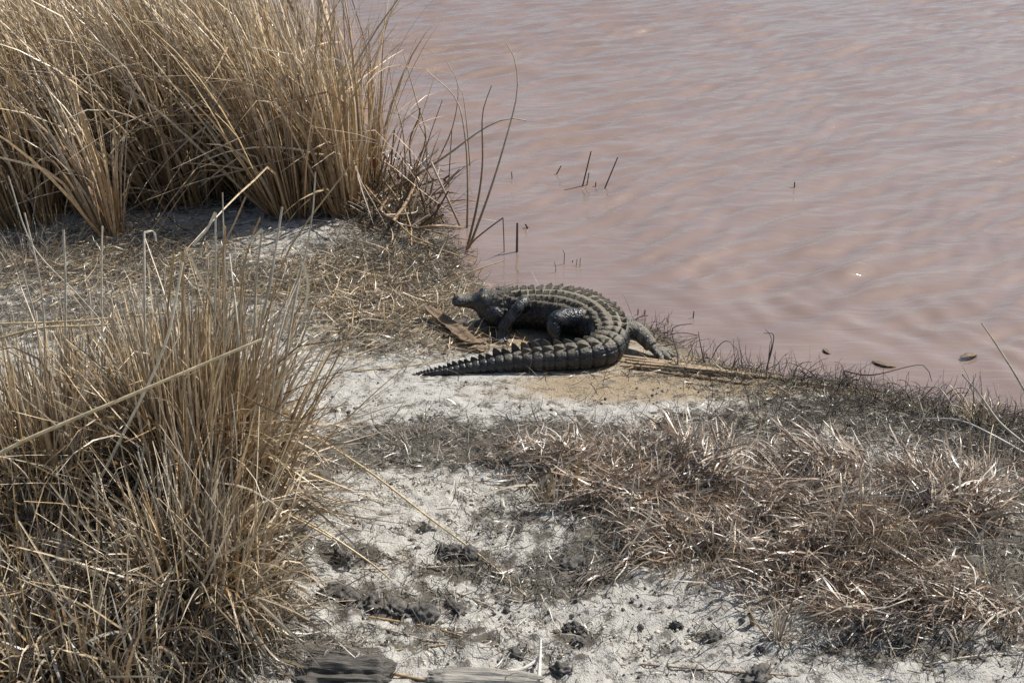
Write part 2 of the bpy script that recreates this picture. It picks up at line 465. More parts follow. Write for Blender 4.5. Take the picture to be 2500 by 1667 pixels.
# ------------------------------------------------------------------ alligator
def catmull(P, n):
    P = np.asarray(P, float)
    t = np.concatenate([[0], np.cumsum(np.linalg.norm(np.diff(P[:, :3], axis=0), axis=1))])
    q = np.concatenate([[2 * P[0] - P[1]], P, [2 * P[-1] - P[-2]]])
    out = []
    for s in np.linspace(0, t[-1] * .99999, n):
        i = int(np.searchsorted(t, s, 'right') - 1)
        u = (s - t[i]) / (t[i + 1] - t[i])
        a, b_, c, d_ = q[i], q[i + 1], q[i + 2], q[i + 3]
        out.append(.5 * ((2 * b_) + (-a + c) * u + (2 * a - 5 * b_ + 4 * c - d_) * u ** 2 + (-a + 3 * b_ - 3 * c + d_) * u ** 3))
    return np.array(out), t[-1]
SP = [(-.268, 5.885, .128, .012, .010), (-.255, 5.885, .124, .038, .020), (-.225, 5.886, .124, .044, .025), (-.18, 5.885, .122, .046, .032),
      (-.145, 5.88, .120, .052, .050), (-.11, 5.875, .108, .068, .072), (-.065, 5.87, .094, .080, .088), (-.01, 5.872, .088, .080, .086),
      (.06, 5.882, .088, .096, .087), (.14, 5.885, .088, .122, .088), (.23, 5.865, .088, .134, .090), (.32, 5.81, .086, .130, .088),
      (.385, 5.725, .081, .112, .083), (.418, 5.635, .076, .094, .078), (.418, 5.555, .069, .082, .070), (.380, 5.49, .063, .072, .063),
      (.315, 5.455, .059, .064, .059), (.23, 5.437, .055, .057, .055), (.12, 5.425, .051, .050, .051), (0, 5.412, .045, .042, .045),
      (-.1, 5.398, .036, .034, .035), (-.2, 5.384, .027, .026, .026), (-.3, 5.369, .018, .018, .017), (-.39, 5.357, .011, .010, .010), (-.435, 5.352, .007, .004, .005)]
NS = 520
S_, LEN = catmull(SP, NS)
S_[:, 3:] = np.maximum(S_[:, 3:], .004)
arc = np.concatenate([[0], np.cumsum(np.linalg.norm(np.diff(S_[:, :3], axis=0), axis=1))])
Tn = unit(np.gradient(S_[:, :3], axis=0))
Sd = unit(np.cross(Tn, np.array([0, 0, 1.])))      # animal's side, horizontal
Up = np.cross(Sd, Tn)
GA = gz1(.15, 5.62) - .004
def s_at(x_, y_):   # arc position nearest a ground point
    return arc[np.argmin((S_[:, 0] - x_) ** 2 + (S_[:, 1] - y_) ** 2)]
s_hip = s_at(.418, 5.60)
s_sh = s_at(.06, 5.88)
s_jaw = s_at(-.065, 5.87)
a = np.linspace(0, 2 * PI, 56, endpoint=False)
sg = lambda v, p: np.sign(v) * np.abs(v) ** p
ring = S_[:, None, :3] + Sd[:, None, :] * (S_[:, 3][:, None] * sg(np.cos(a), .88)[None])[..., None] + \
       Up[:, None, :] * (S_[:, 4][:, None] * sg(np.sin(a), .92)[None])[..., None]
idx = np.arange(NS * 56).reshape(NS, 56); i2 = np.roll(idx, -1, 1)
Qb = np.stack([idx[:-1], i2[:-1], i2[1:], idx[1:]], -1).reshape(-1, 4)
V = ring.reshape(-1, 3); c0 = len(V)
V = np.concatenate([V, S_[[0, -1], :3]])
Qb = [tuple(q) for q in Qb] + [(idx[0, j], c0, idx[0, (j + 1) % 56]) for j in range(56)] + [(idx[-1, j], idx[-1, (j + 1) % 56], c0 + 1) for j in range(56)]
Vs = [V]; Fs = list(Qb); off = len(V)
def add_limb(pts, n=26, sides=18):
    """pts: x,y,z,r"""
    global off
    L_, _ = catmull(pts, n)
    P = L_[:, :3]; T = unit(np.gradient(P, axis=0))
    ref = np.array([.3, .2, 1.]); A = unit(np.cross(T, ref)); B = np.cross(T, A)
    an = np.linspace(0, 2 * PI, sides, endpoint=False)
    R = P[:, None] + np.maximum(L_[:, 3], .003)[:, None, None] * (A[:, None] * np.cos(an)[None, :, None] + B[:, None] * np.sin(an)[None, :, None])
    id_ = np.arange(n * sides).reshape(n, sides) + off; j2 = np.roll(id_, -1, 1)
    Fs.extend(tuple(q) for q in np.stack([id_[:-1], j2[:-1], j2[1:], id_[1:]], -1).reshape(-1, 4))
    Fs.append(tuple(id_[0, ::-1])); Fs.append(tuple(id_[-1]))
    Vs.append(R.reshape(-1, 3)); off += n * sides
claws = []
def foot(base, dirs, L, r, fl=.012):
    for k_, (dx, dy) in enumerate(dirs):
        d_ = np.array([dx, dy, 0.]); d_ /= np.linalg.norm(d_)
        l = L * (1 - .12 * abs(k_ - len(dirs) / 2 + .5))
        m_ = base + d_ * l * .5; m_[2] = max(base[2] * .75, fl * 1.5)
        e = base + d_ * l; e[2] = fl
        add_limb([(*base, r * 1.35), (*m_, r * 1.15), (*(base + d_ * l * .85 + np.array([0, 0, fl * 1.2 - base[2]])), r), (*e, r * .55)], 10, 10)
        claws.append((e, d_))
# near fore limb: shoulder, raised elbow, wrist, hand
add_limb([(.045, 5.86, .10, .040), (.055, 5.81, .135, .036), (.047, 5.775, .160, .031), (.030, 5.752, .150, .027), (-.005, 5.737, .110, .027), (-.038, 5.725, .060, .025), (-.043, 5.715, .024, .024)])
foot(np.array([-.043, 5.712, .022]), [(-1, .35), (-1, -.1), (-.75, -.6), (-.2, -1), (.4, -.9)], .062, .0095)
# near hind limb: hip, knee forward and high, hock, foot
add_limb([(.36, 5.715, .100, .050), (.29, 5.705, .118, .046), (.215, 5.680, .128, .040), (.182, 5.662, .118, .036), (.185, 5.652, .085, .033), (.192, 5.655, .045, .029), (.175, 5.662, .026, .024)])
foot(np.array([.165, 5.662, .024]), [(-1, .3), (-1, .0), (-1, -.3), (-.7, -.8)], .105, .011)
# far hind limb on the outer side
add_limb([(.42, 5.64, .085, .060), (.50, 5.645, .090, .050), (.548, 5.63, .082, .040), (.580, 5.60, .062, .034), (.602, 5.575, .040, .030)])
foot(np.array([.600, 5.575, .036]), [(.55, -1), (.9, -.75), (1, -.35), (1, .05)], .115, .0125)
# far fore limb
add_limb([(.06, 5.90, .10, .045), (.05, 5.98, .11, .036), (.00, 6.00, .07, .028), (-.03, 6.00, .025, .024)])
foot(np.array([-.03, 6.0, .022]), [(-1, .5), (-1, 0), (-1, -.4)], .06, .0095)
def add_ball(c, r, sc=(1, 1, 1)):
    global off
    th = np.linspace(.001, PI - .001, 12); ph = np.linspace(0, 2 * PI, 16, endpoint=False)
    R = np.stack([np.sin(th)[:, None] * np.cos(ph) * r * sc[0], np.sin(th)[:, None] * np.sin(ph) * r * sc[1], (np.cos(th)[:, None] + 0 * ph) * r * sc[2]], -1) + np.array(c)
    id_ = np.arange(12 * 16).reshape(12, 16) + off; j2 = np.roll(id_, -1, 1)
    Fs.extend(tuple(q[::-1]) for q in np.stack([id_[:-1], j2[:-1], j2[1:], id_[1:]], -1).reshape(-1, 4))
    Fs.append(tuple(id_[0])); Fs.append(tuple(id_[-1, ::-1]))
    Vs.append(R.reshape(-1, 3)); off += 192
eyes = [(-.128, 5.848, .158), (-.128, 5.910, .158)]
for e in eyes: add_ball(e, .017, (1.3, .95, .9))
add_ball((-.243, 5.885, .148), .018, (1.1, 1.3, .6))          # nostril boss
add_ball((-.075, 5.80, .085), .045, (1.2, .75, 1.1))          # jowls
add_ball((-.075, 5.94, .085), .045, (1.2, .75, 1.1))
me0 = bpy.data.meshes.new('alligator_rough')
me0.from_pydata([tuple(v) for v in np.concatenate(Vs)], [], Fs)
tmp = bpy.data.objects.new('alligator_rough', me0); col.objects.link(tmp)
md = tmp.modifiers.new('r', 'REMESH'); md.mode = 'VOXEL'; md.voxel_size = .0036; md.use_smooth_shade = True
ms = tmp.modifiers.new('s', 'SMOOTH'); ms.iterations = 3; ms.factor = .5
dg = bpy.context.evaluated_depsgraph_get()
body_me = bpy.data.meshes.new_from_object(tmp.evaluated_get(dg))
bpy.data.objects.remove(tmp)
nv = len(body_me.vertices)
V = np.empty(nv * 3, np.float32); body_me.vertices.foreach_get('co', V); V = V.reshape(-1, 3).astype(float)
Nn = np.empty(nv * 3, np.float32); body_me.vertices.foreach_get('normal', Nn); Nn = Nn.reshape(-1, 3).astype(float)
near_i = np.empty(nv, int)
for i in range(0, nv, 8000):
    d2 = ((V[i:i + 8000, None, :] - S_[None, ::2, :3]) ** 2).sum(-1)
    near_i[i:i + 8000] = d2.argmin(1) * 2
rel = V - S_[near_i, :3]
cs = (rel * Sd[near_i]).sum(1) / S_[near_i, 3]; cu = (rel * Up[near_i]).sum(1) / S_[near_i, 4]
rad = np.hypot(cs, cu); theta = np.arctan2(cu, np.abs(cs))
on = smooth(1.22, 1.06, rad)
s = arc[near_i] + (rel * Tn[near_i]).sum(1)
# tail segments: boundaries get closer towards the tip
bounds = [s_hip - .02]
while bounds[-1] < LEN - .012:
    f_ = (bounds[-1] - s_hip) / (LEN - s_hip)
    bounds.append(bounds[-1] + max(.011, (.040 + .022 * smooth(0, .3, f_)) * (1 - f_) ** .62))
bounds = np.array(bounds)
jn = np.searchsorted(bounds, s).clip(1, len(bounds) - 1)
dist = np.minimum(np.abs(s - bounds[jn - 1]), np.abs(s - bounds[jn]))
seg = bounds[jn] - bounds[jn - 1]
tailm = smooth(s_hip - .02, s_hip + .06, s) * on
size = S_[near_i, 4]
dep = np.minimum(.0052, size * .085)
disp = -tailm * dep * np.exp(-(dist / .0036) ** 2)
disp += tailm * dep * .5 * np.sin(np.clip((s - bounds[jn - 1]) / seg, 0, 1) * PI)
for t0 in (.30, -.42, -.95):
    disp += -tailm * dep * .7 * np.exp(-((theta - t0) / .06) ** 2)
# body: transverse rows of small knobs on the flanks, neck granules
bodym = smooth(s_jaw - .03, s_jaw + .04, s) * (1 - smooth(s_hip - .06, s_hip + .02, s)) * on
row = np.sin(s * 2 * PI / .021); colm = np.sin(theta * 16 + (np.floor(s / .021) % 2) * PI)
disp += bodym * .0022 * (row * .5 + row * colm * .7) * smooth(1.25, .7, theta)
fl = smooth(1.1, 1.3, rad)
disp += fl * .0012 * np.sin(V[:, 0] * 420) * np.sin(V[:, 1] * 390 + V[:, 2] * 300)
# mouth line on both sides of the snout
mx_ = np.clip((V[:, 0] + .262) / .155, 0, 1)
mz = .121 - .010 * np.sin(mx_ * 2.6 * PI) * (mx_ < .8) - .016 * smooth(.45, .8, mx_) + .022 * smooth(.78, 1, mx_)
headm = (V[:, 0] < -.100) * (V[:, 0] > -.264) * (rad < 1.25) * (V[:, 2] < .152) * (np.abs(cs) > .35)
mo = headm * np.exp(-((V[:, 2] - mz) / .0042) ** 2)
disp += -.006 * mo
disp += .003 * headm * np.exp(-((V[:, 2] - mz - .010) / .006) ** 2)
V2 = V + Nn * disp[:, None]
V2[:, 2] = np.maximum(V2[:, 2], .0015)
V2[:, 2] += GA
body_me.vertices.foreach_set('co', V2.astype(np.float32).ravel())
# skin colour: dusty back, black wet flanks, olive jowl, tan belly scales under the tail
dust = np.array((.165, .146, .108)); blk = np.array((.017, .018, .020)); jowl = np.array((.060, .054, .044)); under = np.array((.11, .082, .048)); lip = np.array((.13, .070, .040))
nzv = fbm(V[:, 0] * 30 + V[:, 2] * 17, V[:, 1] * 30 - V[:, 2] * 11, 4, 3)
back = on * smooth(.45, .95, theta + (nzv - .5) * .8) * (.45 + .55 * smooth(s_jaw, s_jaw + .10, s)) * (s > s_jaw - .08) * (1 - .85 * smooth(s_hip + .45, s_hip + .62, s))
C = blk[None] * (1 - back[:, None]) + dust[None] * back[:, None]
def blend(C, c, f): f = np.clip(f, 0, 1)[:, None]; return C * (1 - f) + c[None] * f
C = blend(C, dust * .8, .8 * smooth(-.145, -.20, V[:, 0]) * smooth(.135, .15, V[:, 2]) * (s < s_jaw))
hm = (s < s_jaw + .03) * on
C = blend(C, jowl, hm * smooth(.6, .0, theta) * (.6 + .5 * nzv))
C = blend(C, under, tailm * smooth(-.55, -.95, theta) * (.35 + .6 * nzv) * smooth(s_hip + .75, s_hip + .3, s))
C = blend(C, np.array((.055, .055, .052)), tailm * smooth(.5, .7, nzv) * .7)
leg_far = (V[:, 0] > .5) * (rad > 1.15)
C = blend(C, np.array((.14, .125, .095)), leg_far * (.35 + .65 * smooth(.45, .6, np.sin(V[:, 0] * 90 - V[:, 1] * 120) * .5 + .5)) * smooth(.3, .7, nzv + .2))
C = blend(C, np.array((.10, .098, .092)), (fl * (V[:, 0] < .5)) * smooth(.5, .65, nzv) * .6)
C = blend(C, lip, mo * 1.3)
C = C * (1 - .55 * tailm * np.exp(-(dist / .003) ** 2))[:, None]     # darker along the tail segment grooves
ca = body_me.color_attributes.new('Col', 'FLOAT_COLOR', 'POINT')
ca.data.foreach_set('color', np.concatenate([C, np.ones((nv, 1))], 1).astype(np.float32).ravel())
m, nt, b, out = mat_new('alligator_skin'); M_SKIN = m
at_ = N(nt, 'ShaderNodeAttribute', attribute_name='Col')
tc = N(nt, 'ShaderNodeTexCoord')
nz = N(nt, 'ShaderNodeTexNoise', i_Scale=70.0, i_Detail=5.0, i_Roughness=.65); nt.links.new(tc.outputs['Object'], nz.inputs[0])
mr = N(nt, 'ShaderNodeMapRange'); mr.inputs[1].default_value = .3; mr.inputs[2].default_value = .7; mr.inputs[3].default_value = .6; mr.inputs[4].default_value = 1.35
nt.links.new(nz.outputs[0], mr.inputs[0])
sc = N(nt, 'ShaderNodeVectorMath', operation='SCALE'); nt.links.new(at_.outputs['Color'], sc.inputs[0]); nt.links.new(mr.outputs[0], sc.inputs['Scale'])
nt.links.new(sc.outputs[0], b.inputs['Base Color'])
lum = N(nt, 'ShaderNodeRGBToBW'); nt.links.new(at_.outputs['Color'], lum.inputs[0])
mr2 = N(nt, 'ShaderNodeMapRange'); mr2.inputs[1].default_value = .02; mr2.inputs[2].default_value = .15; mr2.inputs[3].default_value = .27; mr2.inputs[4].default_value = .85
nt.links.new(lum.outputs[0], mr2.inputs[0])
nt.links.new(mr2.outputs[0], b.inputs['Roughness'])
b.inputs['Specular IOR Level'].default_value = .5
vr = N(nt, 'ShaderNodeTexVoronoi', i_Scale=95.0); nt.links.new(tc.outputs['Object'], vr.inputs[0])
ad = N(nt, 'ShaderNodeMath', operation='MULTIPLY_ADD'); nt.links.new(vr.outputs[0], ad.inputs[0]); ad.inputs[1].default_value = -.8
nt.links.new(nz.outputs[0], ad.inputs[2])
bp = N(nt, 'ShaderNodeBump'); bp.inputs['Distance'].default_value = .0045; bp.inputs['Strength'].default_value = .75
nt.links.new(ad.outputs[0], bp.inputs['Height']); nt.links.new(bp.outputs[0], b.inputs['Normal'])
body_me.materials.clear(); body_me.materials.append(M_SKIN)
body_me.name = 'alligator_body'
gator = root('alligator', (.15, 5.62, GA), 'black alligator curled on the bank with its tail wrapped round', 'alligator')
MI = Matrix.Translation(-Vector((.15, 5.62, GA)))
def gpart(name, me, mat=None, label=None):
    o = add(name, me, gator); o.matrix_local = MI @ mat if mat is not None else MI
    if label: o['label'] = label
    return o
gpart('body', body_me)

# scutes: keeled plates in rows along the back, twin flaps then a single crest on the tail
M_SCUTE = simple_material('scute_horn', (.030, .027, .022), (.15, .132, .10), 60, .7, .002)
M_CREST = simple_material('crest_scale', (.026, .024, .020), (.17, .152, .118), 45, .5, .002)
M_CRESTD = simple_material('dark_crest_scale', (.016, .016, .016), (.07, .066, .058), 45, .38, .002)
def scute_mesh(name, mat, fin=False):
    if fin:    # shark-fin flap, thin, leaning back (+X is tailward)
        pts = [(-.5, .0), (-.28, .42), (.05, .80), (.36, 1.0), (.47, .62), (.5, .0)]
        vs = []; ww = [.03, .10, .09, .03, .05, .03]
        for (x, z), w_ in zip(pts, ww): vs += [(x, -w_, z), (x, w_, z)]
        vs += [(-.5, -.10, -.25), (-.5, .10, -.25), (.5, -.14, -.25), (.5, .14, -.25), (-.05, -.17, .0), (-.05, .17, .0)]
        fs = []
        for i in range(5): fs.append((2 * i, 2 * i + 1, 2 * i + 3, 2 * i + 2))
        L_ = [0, 2, 4, 6, 8, 10]
        fs += [(16, 0, 2), (16, 2, 4), (16, 4, 6), (16, 6, 8), (16, 8, 10), (16, 10, 14), (16, 14, 12), (16, 12, 0)]
        fs += [tuple(v + 1 for v in f[::-1]) for f in fs[5:]]
        fs += [(0, 12, 13, 1), (10, 11, 15, 14)]
    else:
        vs = [(-.5, -.5, -.2), (.5, -.5, -.2), (.5, .5, -.2), (-.5, .5, -.2), (-.46, -.44, .12), (.44, -.44, .14), (.44, .44, .14), (-.46, .44, .12),
              (-.40, 0, .30), (.05, -.07, .70), (.05, .07, .70), (.34, 0, 1.0), (.48, 0, .22)]
        fs = [(0, 1, 5, 4), (1, 2, 6, 5), (2, 3, 7, 6), (3, 0, 4, 7), (4, 9, 8), (8, 10, 7), (4, 8, 7), (8, 9, 10), (4, 5, 9), (7, 10, 6), (9, 5, 11), (10, 11, 6), (9, 11, 10), (5, 12, 11), (11, 12, 6), (5, 6, 12)]
    me = bpy.data.meshes.new(name); me.from_pydata(vs, [], fs); me.materials.append(mat); me.update(); return me
ME_SC = scute_mesh('scute', M_SCUTE); ME_FIN = scute_mesh('crest_flap', M_CREST, True); ME_FIND = scute_mesh('dark_crest_flap', M_CRESTD, True)
def frame(si): return int(np.clip(np.searchsorted(arc, si), 1, NS - 2))
def place_scute(name, me, si, th, sx, sy, sz, sink=.0, roll=0, upright=0.):
    i = frame(si)
    w_, h_ = S_[i, 3], S_[i, 4]
    c_, s__ = math.sin(th), math.cos(th)      # th measured from the top, + to the animal's side
    p = S_[i, :3] + Sd[i] * w_ * (np.sign(c_) * abs(c_) ** .88) + Up[i] * h_ * abs(s__) ** .92
    nrm = unit(Sd[i] * c_ / w_ + Up[i] * s__ / h_)
    nrm = unit(nrm * (1 - upright) + Up[i] * upright)
    xx = unit(Tn[i] - nrm * (Tn[i] @ nrm)); yy = np.cross(nrm, xx)
    p = p + np.array([0, 0, GA]) - nrm * sink
    sx *= U(.86, 1.1); sy *= U(.82, 1.1); sz *= U(.7, 1.2); q_ = rng.normal(0, .12); xx, yy = xx * math.cos(q_) + yy * math.sin(q_), yy * math.cos(q_) - xx * math.sin(q_)
    Mx = Matrix(((xx[0] * sx, yy[0] * sy, nrm[0] * sz, p[0]), (xx[1] * sx, yy[1] * sy, nrm[1] * sz, p[1]), (xx[2] * sx, yy[2] * sy, nrm[2] * sz, p[2]), (0, 0, 0, 1)))
    return gpart(name, me, Mx)
for si, ths, z in [(s_jaw - .025, (-.5, .5), .009), (s_jaw - .002, (-.75, -.3, .3, .75), .011), (s_jaw + .018, (-.55, 0, .55), .011), (s_jaw + .040, (-.62, -.2, .2, .62), .014), (s_jaw + .062, (-.75, -.28, .28, .75), .020), (s_jaw + .088, (-.32, .32), .024)]:   # nuchal shield
    for t in ths: place_scute('scute', ME_SC, si, t, .030, .028, z)
for k_ in range(7):
    for sg_ in (-1, 1):
        for t in (1.0, 1.25):
            if U(0, 1) < .8: place_scute('scute', ME_SC, s_jaw + .012 + k_ * .02, sg_ * (t + U(-.06, .06)), .017, .015, U(.007, .012))
si = s_jaw + .118
while si < s_hip + .02:
    f_ = smooth(s_sh, s_hip, si)
    wid = S_[frame(si), 3]
    nrow = 6 if wid > .105 else 4
    span = 1.75 if nrow == 6 else 1.35
    for k_ in range(nrow):
        t = (k_ / (nrow - 1) - .5) * span
        wv = wid * span / nrow
        place_scute('scute', ME_SC, si + rng.normal(0, .0015), t, .0335, wv * .86, U(.013, .018) * (1.25 if k_ in (0, nrow - 1) else 1))
    si += .0355
nb = len(bounds)
s_single = s_at(.06, 5.42)
for k_ in range(1, nb - 2):
    sm = (bounds[k_] + bounds[k_ + 1]) / 2; sl = bounds[k_ + 1] - bounds[k_]
    f_ = (sm - s_hip) / (LEN - s_hip)
    if sm < s_single:
        t = lerp(.58, .30, np.clip((sm - s_hip) / (s_single - s_hip), 0, 1))
        hgt = lerp(.016, .032, np.clip((sm - s_hip) / (s_single - s_hip), 0, 1))
        for sgn in (-1, 1):
            place_scute('crest_flap', ME_FIN, sm, sgn * t, sl * 1.08, .030, hgt, .002, upright=.55)
        for t2 in ((-.2, .2) if sm < s_hip + .2 else (0,)):
            place_scute('scute', ME_SC, sm, t2 * .9, sl * .95, .02, .007)
    else:
        hgt = max(.006, .043 * (1 - (sm - s_single) / (LEN - s_single)) ** .8)
        place_scute('crest_flap', ME_FIND, sm, 0, sl * 1.15, .022 * (1 - .5 * f_), hgt, .002, upright=1)
# claws and eyes
cl_v = []; cl_f = []
for k_ in range(5):
    x = k_ / 4; r = .16 * (1 - x) + .005
    for j in range(6): cl_v.append((x, r * math.cos(j * PI / 3), r * math.sin(j * PI / 3) - .3 * x * x))
for k_ in range(4):
    for j in range(6): cl_f.append((k_ * 6 + j, k_ * 6 + (j + 1) % 6, k_ * 6 + 6 + (j + 1) % 6, k_ * 6 + 6 + j))
cm = bpy.data.meshes.new('claw'); cm.from_pydata(cl_v, [], cl_f)
M_CLAW = simple_material('claw_horn', (.03, .026, .02), (.09, .075, .055), 80, .4, .0005); cm.materials.append(M_CLAW)
for e, d_ in claws:
    y_ = np.array([-d_[1], d_[0], 0])
    Mx = Matrix(((d_[0] * .026, y_[0] * .026, 0, e[0] - d_[0] * .006), (d_[1] * .026, y_[1] * .026, 0, e[1] - d_[1] * .006), (0, 0, .026, e[2] + GA), (0, 0, 0, 1)))
    gpart('claw', cm, Mx)
th = np.linspace(.05, PI - .05, 8); ph = np.linspace(0, 2 * PI, 12, endpoint=False)
R = np.stack([np.sin(th)[:, None] * np.cos(ph), np.sin(th)[:, None] * np.sin(ph), np.cos(th)[:, None] + 0 * ph], -1)
id_ = np.arange(96).reshape(8, 12); j2 = np.roll(id_, -1, 1)
M_EYE = simple_material('eye_glass', (.06, .045, .015), (.16, .12, .04), 60, .1, .0002)
em = mesh_np('eye', R, np.stack([id_[:-1], id_[1:], j2[1:], j2[:-1]], -1).reshape(-1, 4), None, M_EYE, True)
for e, sg_ in zip(eyes, (-1, 1)):
    gpart('eye', em, Matrix.Translation((e[0] - .006, e[1] + sg_ * .013, e[2] + .004 + GA)) @ Matrix.Scale(.0085, 4))

# ------------------------------------------------------------------ sticks, stems, single blades
def polyline(pts, k=14, wob=.0):
    P, _ = catmull([tuple(p) for p in pts], k)
    if wob: P[1:-1] += rng.normal(0, wob, (k - 2, 3))
    return P
def stick(name, pts, r0, r1, c, label=None, cat=None, group=None, parent=None, k=14, wob=.0, mat=None, kind=None, c2=None, sides=6, flat=None):
    """a tapered stem through points; origin at its first point"""
    P = polyline(pts, k, wob); o0 = P[0].copy() if parent is None else np.zeros(3)
    t = np.linspace(0, 1, k)
    c = np.array(c); c2 = c if c2 is None else np.array(c2)
    Cc = (c[None] * (1 - t)[:, None] + c2[None] * t[:, None]) * (1 + rng.normal(0, .08, (k, 1)))
    if flat:
        V, Q, C = ribbons(P[None], (r0 + (r1 - r0) * t)[None], Cc[None], phi=np.array([flat]), fold=.5)
    else:
        V, Q, C = tubes(P[None], (r0 + (r1 - r0) * t)[None], Cc[None], sides)
    me = mesh_np(name, V - o0, Q, C, mat or M_STEM, True)
    return add(name, me, parent, label, cat, group, kind, None if parent is not None else tuple(o0))
def children_at(o): pass

# ------------------------------------------------------------------ tall reed stand behind
def clump_arrays(cx, cy, n, rad, Lm, lean, leanamt, wmax=.0092, spread=.28, bend=(.2, 1.3), base=PAL_BASE, tip=PAL_TIP, k=9, chaos=.10):
    r = rad * np.sqrt(U(0, 1, n)); a_ = U(0, 2 * PI, n)
    p0 = np.stack([cx + r * np.cos(a_), cy + r * np.sin(a_), np.zeros(n)], -1)
    p0[:, 2] = np.maximum(gz_base(p0[:, 0], p0[:, 1]), WATER_Z - .1) - .02
    L = Lm * U(.45, 1.1, n)
    out_ = a_
    th = np.abs(rng.normal(0, spread, n)) * (.4 + .8 * r / rad) + np.where(U(0, 1, n) < chaos, U(.2, .9, n), 0)
    vx = np.sin(th) * np.cos(out_) + leanamt * math.cos(lean); vy = np.sin(th) * np.sin(out_) + leanamt * math.sin(lean)
    phi = np.arctan2(vy, vx); th0 = np.arcsin(np.clip(np.hypot(vx, vy), 0, .9)) * .55
    bd = U(bend[0], bend[1], n) * U(.3, 1, n)
    kp = np.where(U(0, 1, n) < .28, U(.25, .85, n), 2.); ka = U(.6, 1.7, n)
    P = grow(p0, L, phi, th0, bd, 2.0, k, kp, ka, wob=.32)
    W = taper(n, k, U(min(.0028, wmax * .5), wmax, n), .8, .1)
    C = blade_cols(n, k, base, tip, .75)
    tw = U(-1.2, 1.2, (n, 1)) + U(-1.5, 1.5, (n, 1)) * np.linspace(0, 1, k)[None]
    return P, W, C, tw, phi
def merge(arrs):
    Vs, Qs, Cs, o = [], [], [], 0
    for V, Q, C in arrs: Vs.append(V); Qs.append(Q + o); Cs.append(C); o += len(V)
    return np.concatenate(Vs), np.concatenate(Qs), np.concatenate(Cs)
LEFT = PI * .93
def reed_clump(px, py, n, rad, Lm, lean, amt, label, group=None, nst=16, name='reed_clump', **kw):
    c = gp(px, py)
    rt = root(name, c, label, 'reeds', group)
    P, W, C, tw, phi = clump_arrays(c[0], c[1], n, rad, Lm, lean, amt, **kw)
    V, Q, Cc = ribbons(P, W, C, tw, phi, fold=.35)
    o = add('leaf_mass', mesh_np('leaf_mass', V - c, Q, Cc, M_BLADE), rt, kind='stuff')
    P, W, C, tw, phi = clump_arrays(c[0], c[1], nst, rad * .8, Lm * .95, lean, amt, spread=.16, bend=(.0, .5), k=12)
    for i in range(nst):
        r0 = U(.0034, .0055)
        V, Q, Cc = tubes(P[i:i + 1], np.linspace(r0, r0 * .5, 12)[None], C[i:i + 1], 5)
        add('stem', mesh_np('stem', V - c, Q, Cc, M_STEM, True), rt)
    return rt
G_R = 'tall dry reed clumps along the front of the stand'
RL = ['left leaning reed clump rising behind the low reddish tufts', 'left leaning reed clump close behind the fan shaped one', 'tall reed clump between the fan shaped clump and the short sparse tuft', 'tall reed clump right behind the bare shaded sand', 'narrow reed clump next to the thick upright one at the sandy edge']
for (px, py, n, rad, Lm, lean, amt), L_R in zip([(60, 545, 170, .20, 1.35, LEFT, .42), (170, 500, 170, .2, 1.4, LEFT, .45), (400, 478, 190, .2, 1.5, LEFT, .30),
                                      (560, 455, 190, .22, 1.5, LEFT, .25), (640, 480, 170, .15, 1.5, LEFT, .24)], RL):
    reed_clump(px, py, n, rad, Lm, lean, amt, L_R, G_R)
reed_clump(272, 578, 85, .07, 1.15, PI * .85, .38, 'fan shaped reed clump standing on bare sand in front of the stand', nst=14)
reed_clump(478, 492, 60, .06, .75, PI * .6, .1, 'short sparse reed tuft on the shaded sand before the stand', nst=8, bend=(.2, .9))
reed_clump(715, 520, 230, .15, 1.55, LEFT, .28, 'thick upright reed clump at the sandy edge of the stand', nst=22)
reed_clump(835, 522, 200, .11, 1.35, PI * .95, .24, 'tight sheaf of reeds at the corner of the stand beside the water', nst=22)
reed_clump(890, 470, 80, .12, 1.0, PI * .7, .12, 'loose reed clump with bare stems rising at the water margin', nst=14, spread=.35)
arrs = []
for i in range(95):
    x = U(-4.6, -1.05); y = U(7.75, 10.6)
    if x > -1.5 and y > 8.9: continue
    if x > -2.0 and y > 9.2: continue
    P, W, C, tw, phi = clump_arrays(x, y, 78, .26, U(1.35, 1.75), LEFT, U(.15, .4), k=8)
    arrs.append(ribbons(P, W, C, tw, phi))
for i in range(26):
    c = gp(U(-60, 640), U(430, 500)); 
    P, W, C, tw, phi = clump_arrays(c[0], c[1], 80, .2, U(1.2, 1.5), LEFT, U(.25, .45), k=8)
    arrs.append(ribbons(P, W, C, tw, phi))
V, Q, C = merge(arrs)
add('reed_bed', mesh_np('reed_bed', V, Q, C, M_BLADE), kind='stuff', label='dense stand of tall dry straw coloured reeds behind the front clumps', cat='reeds')

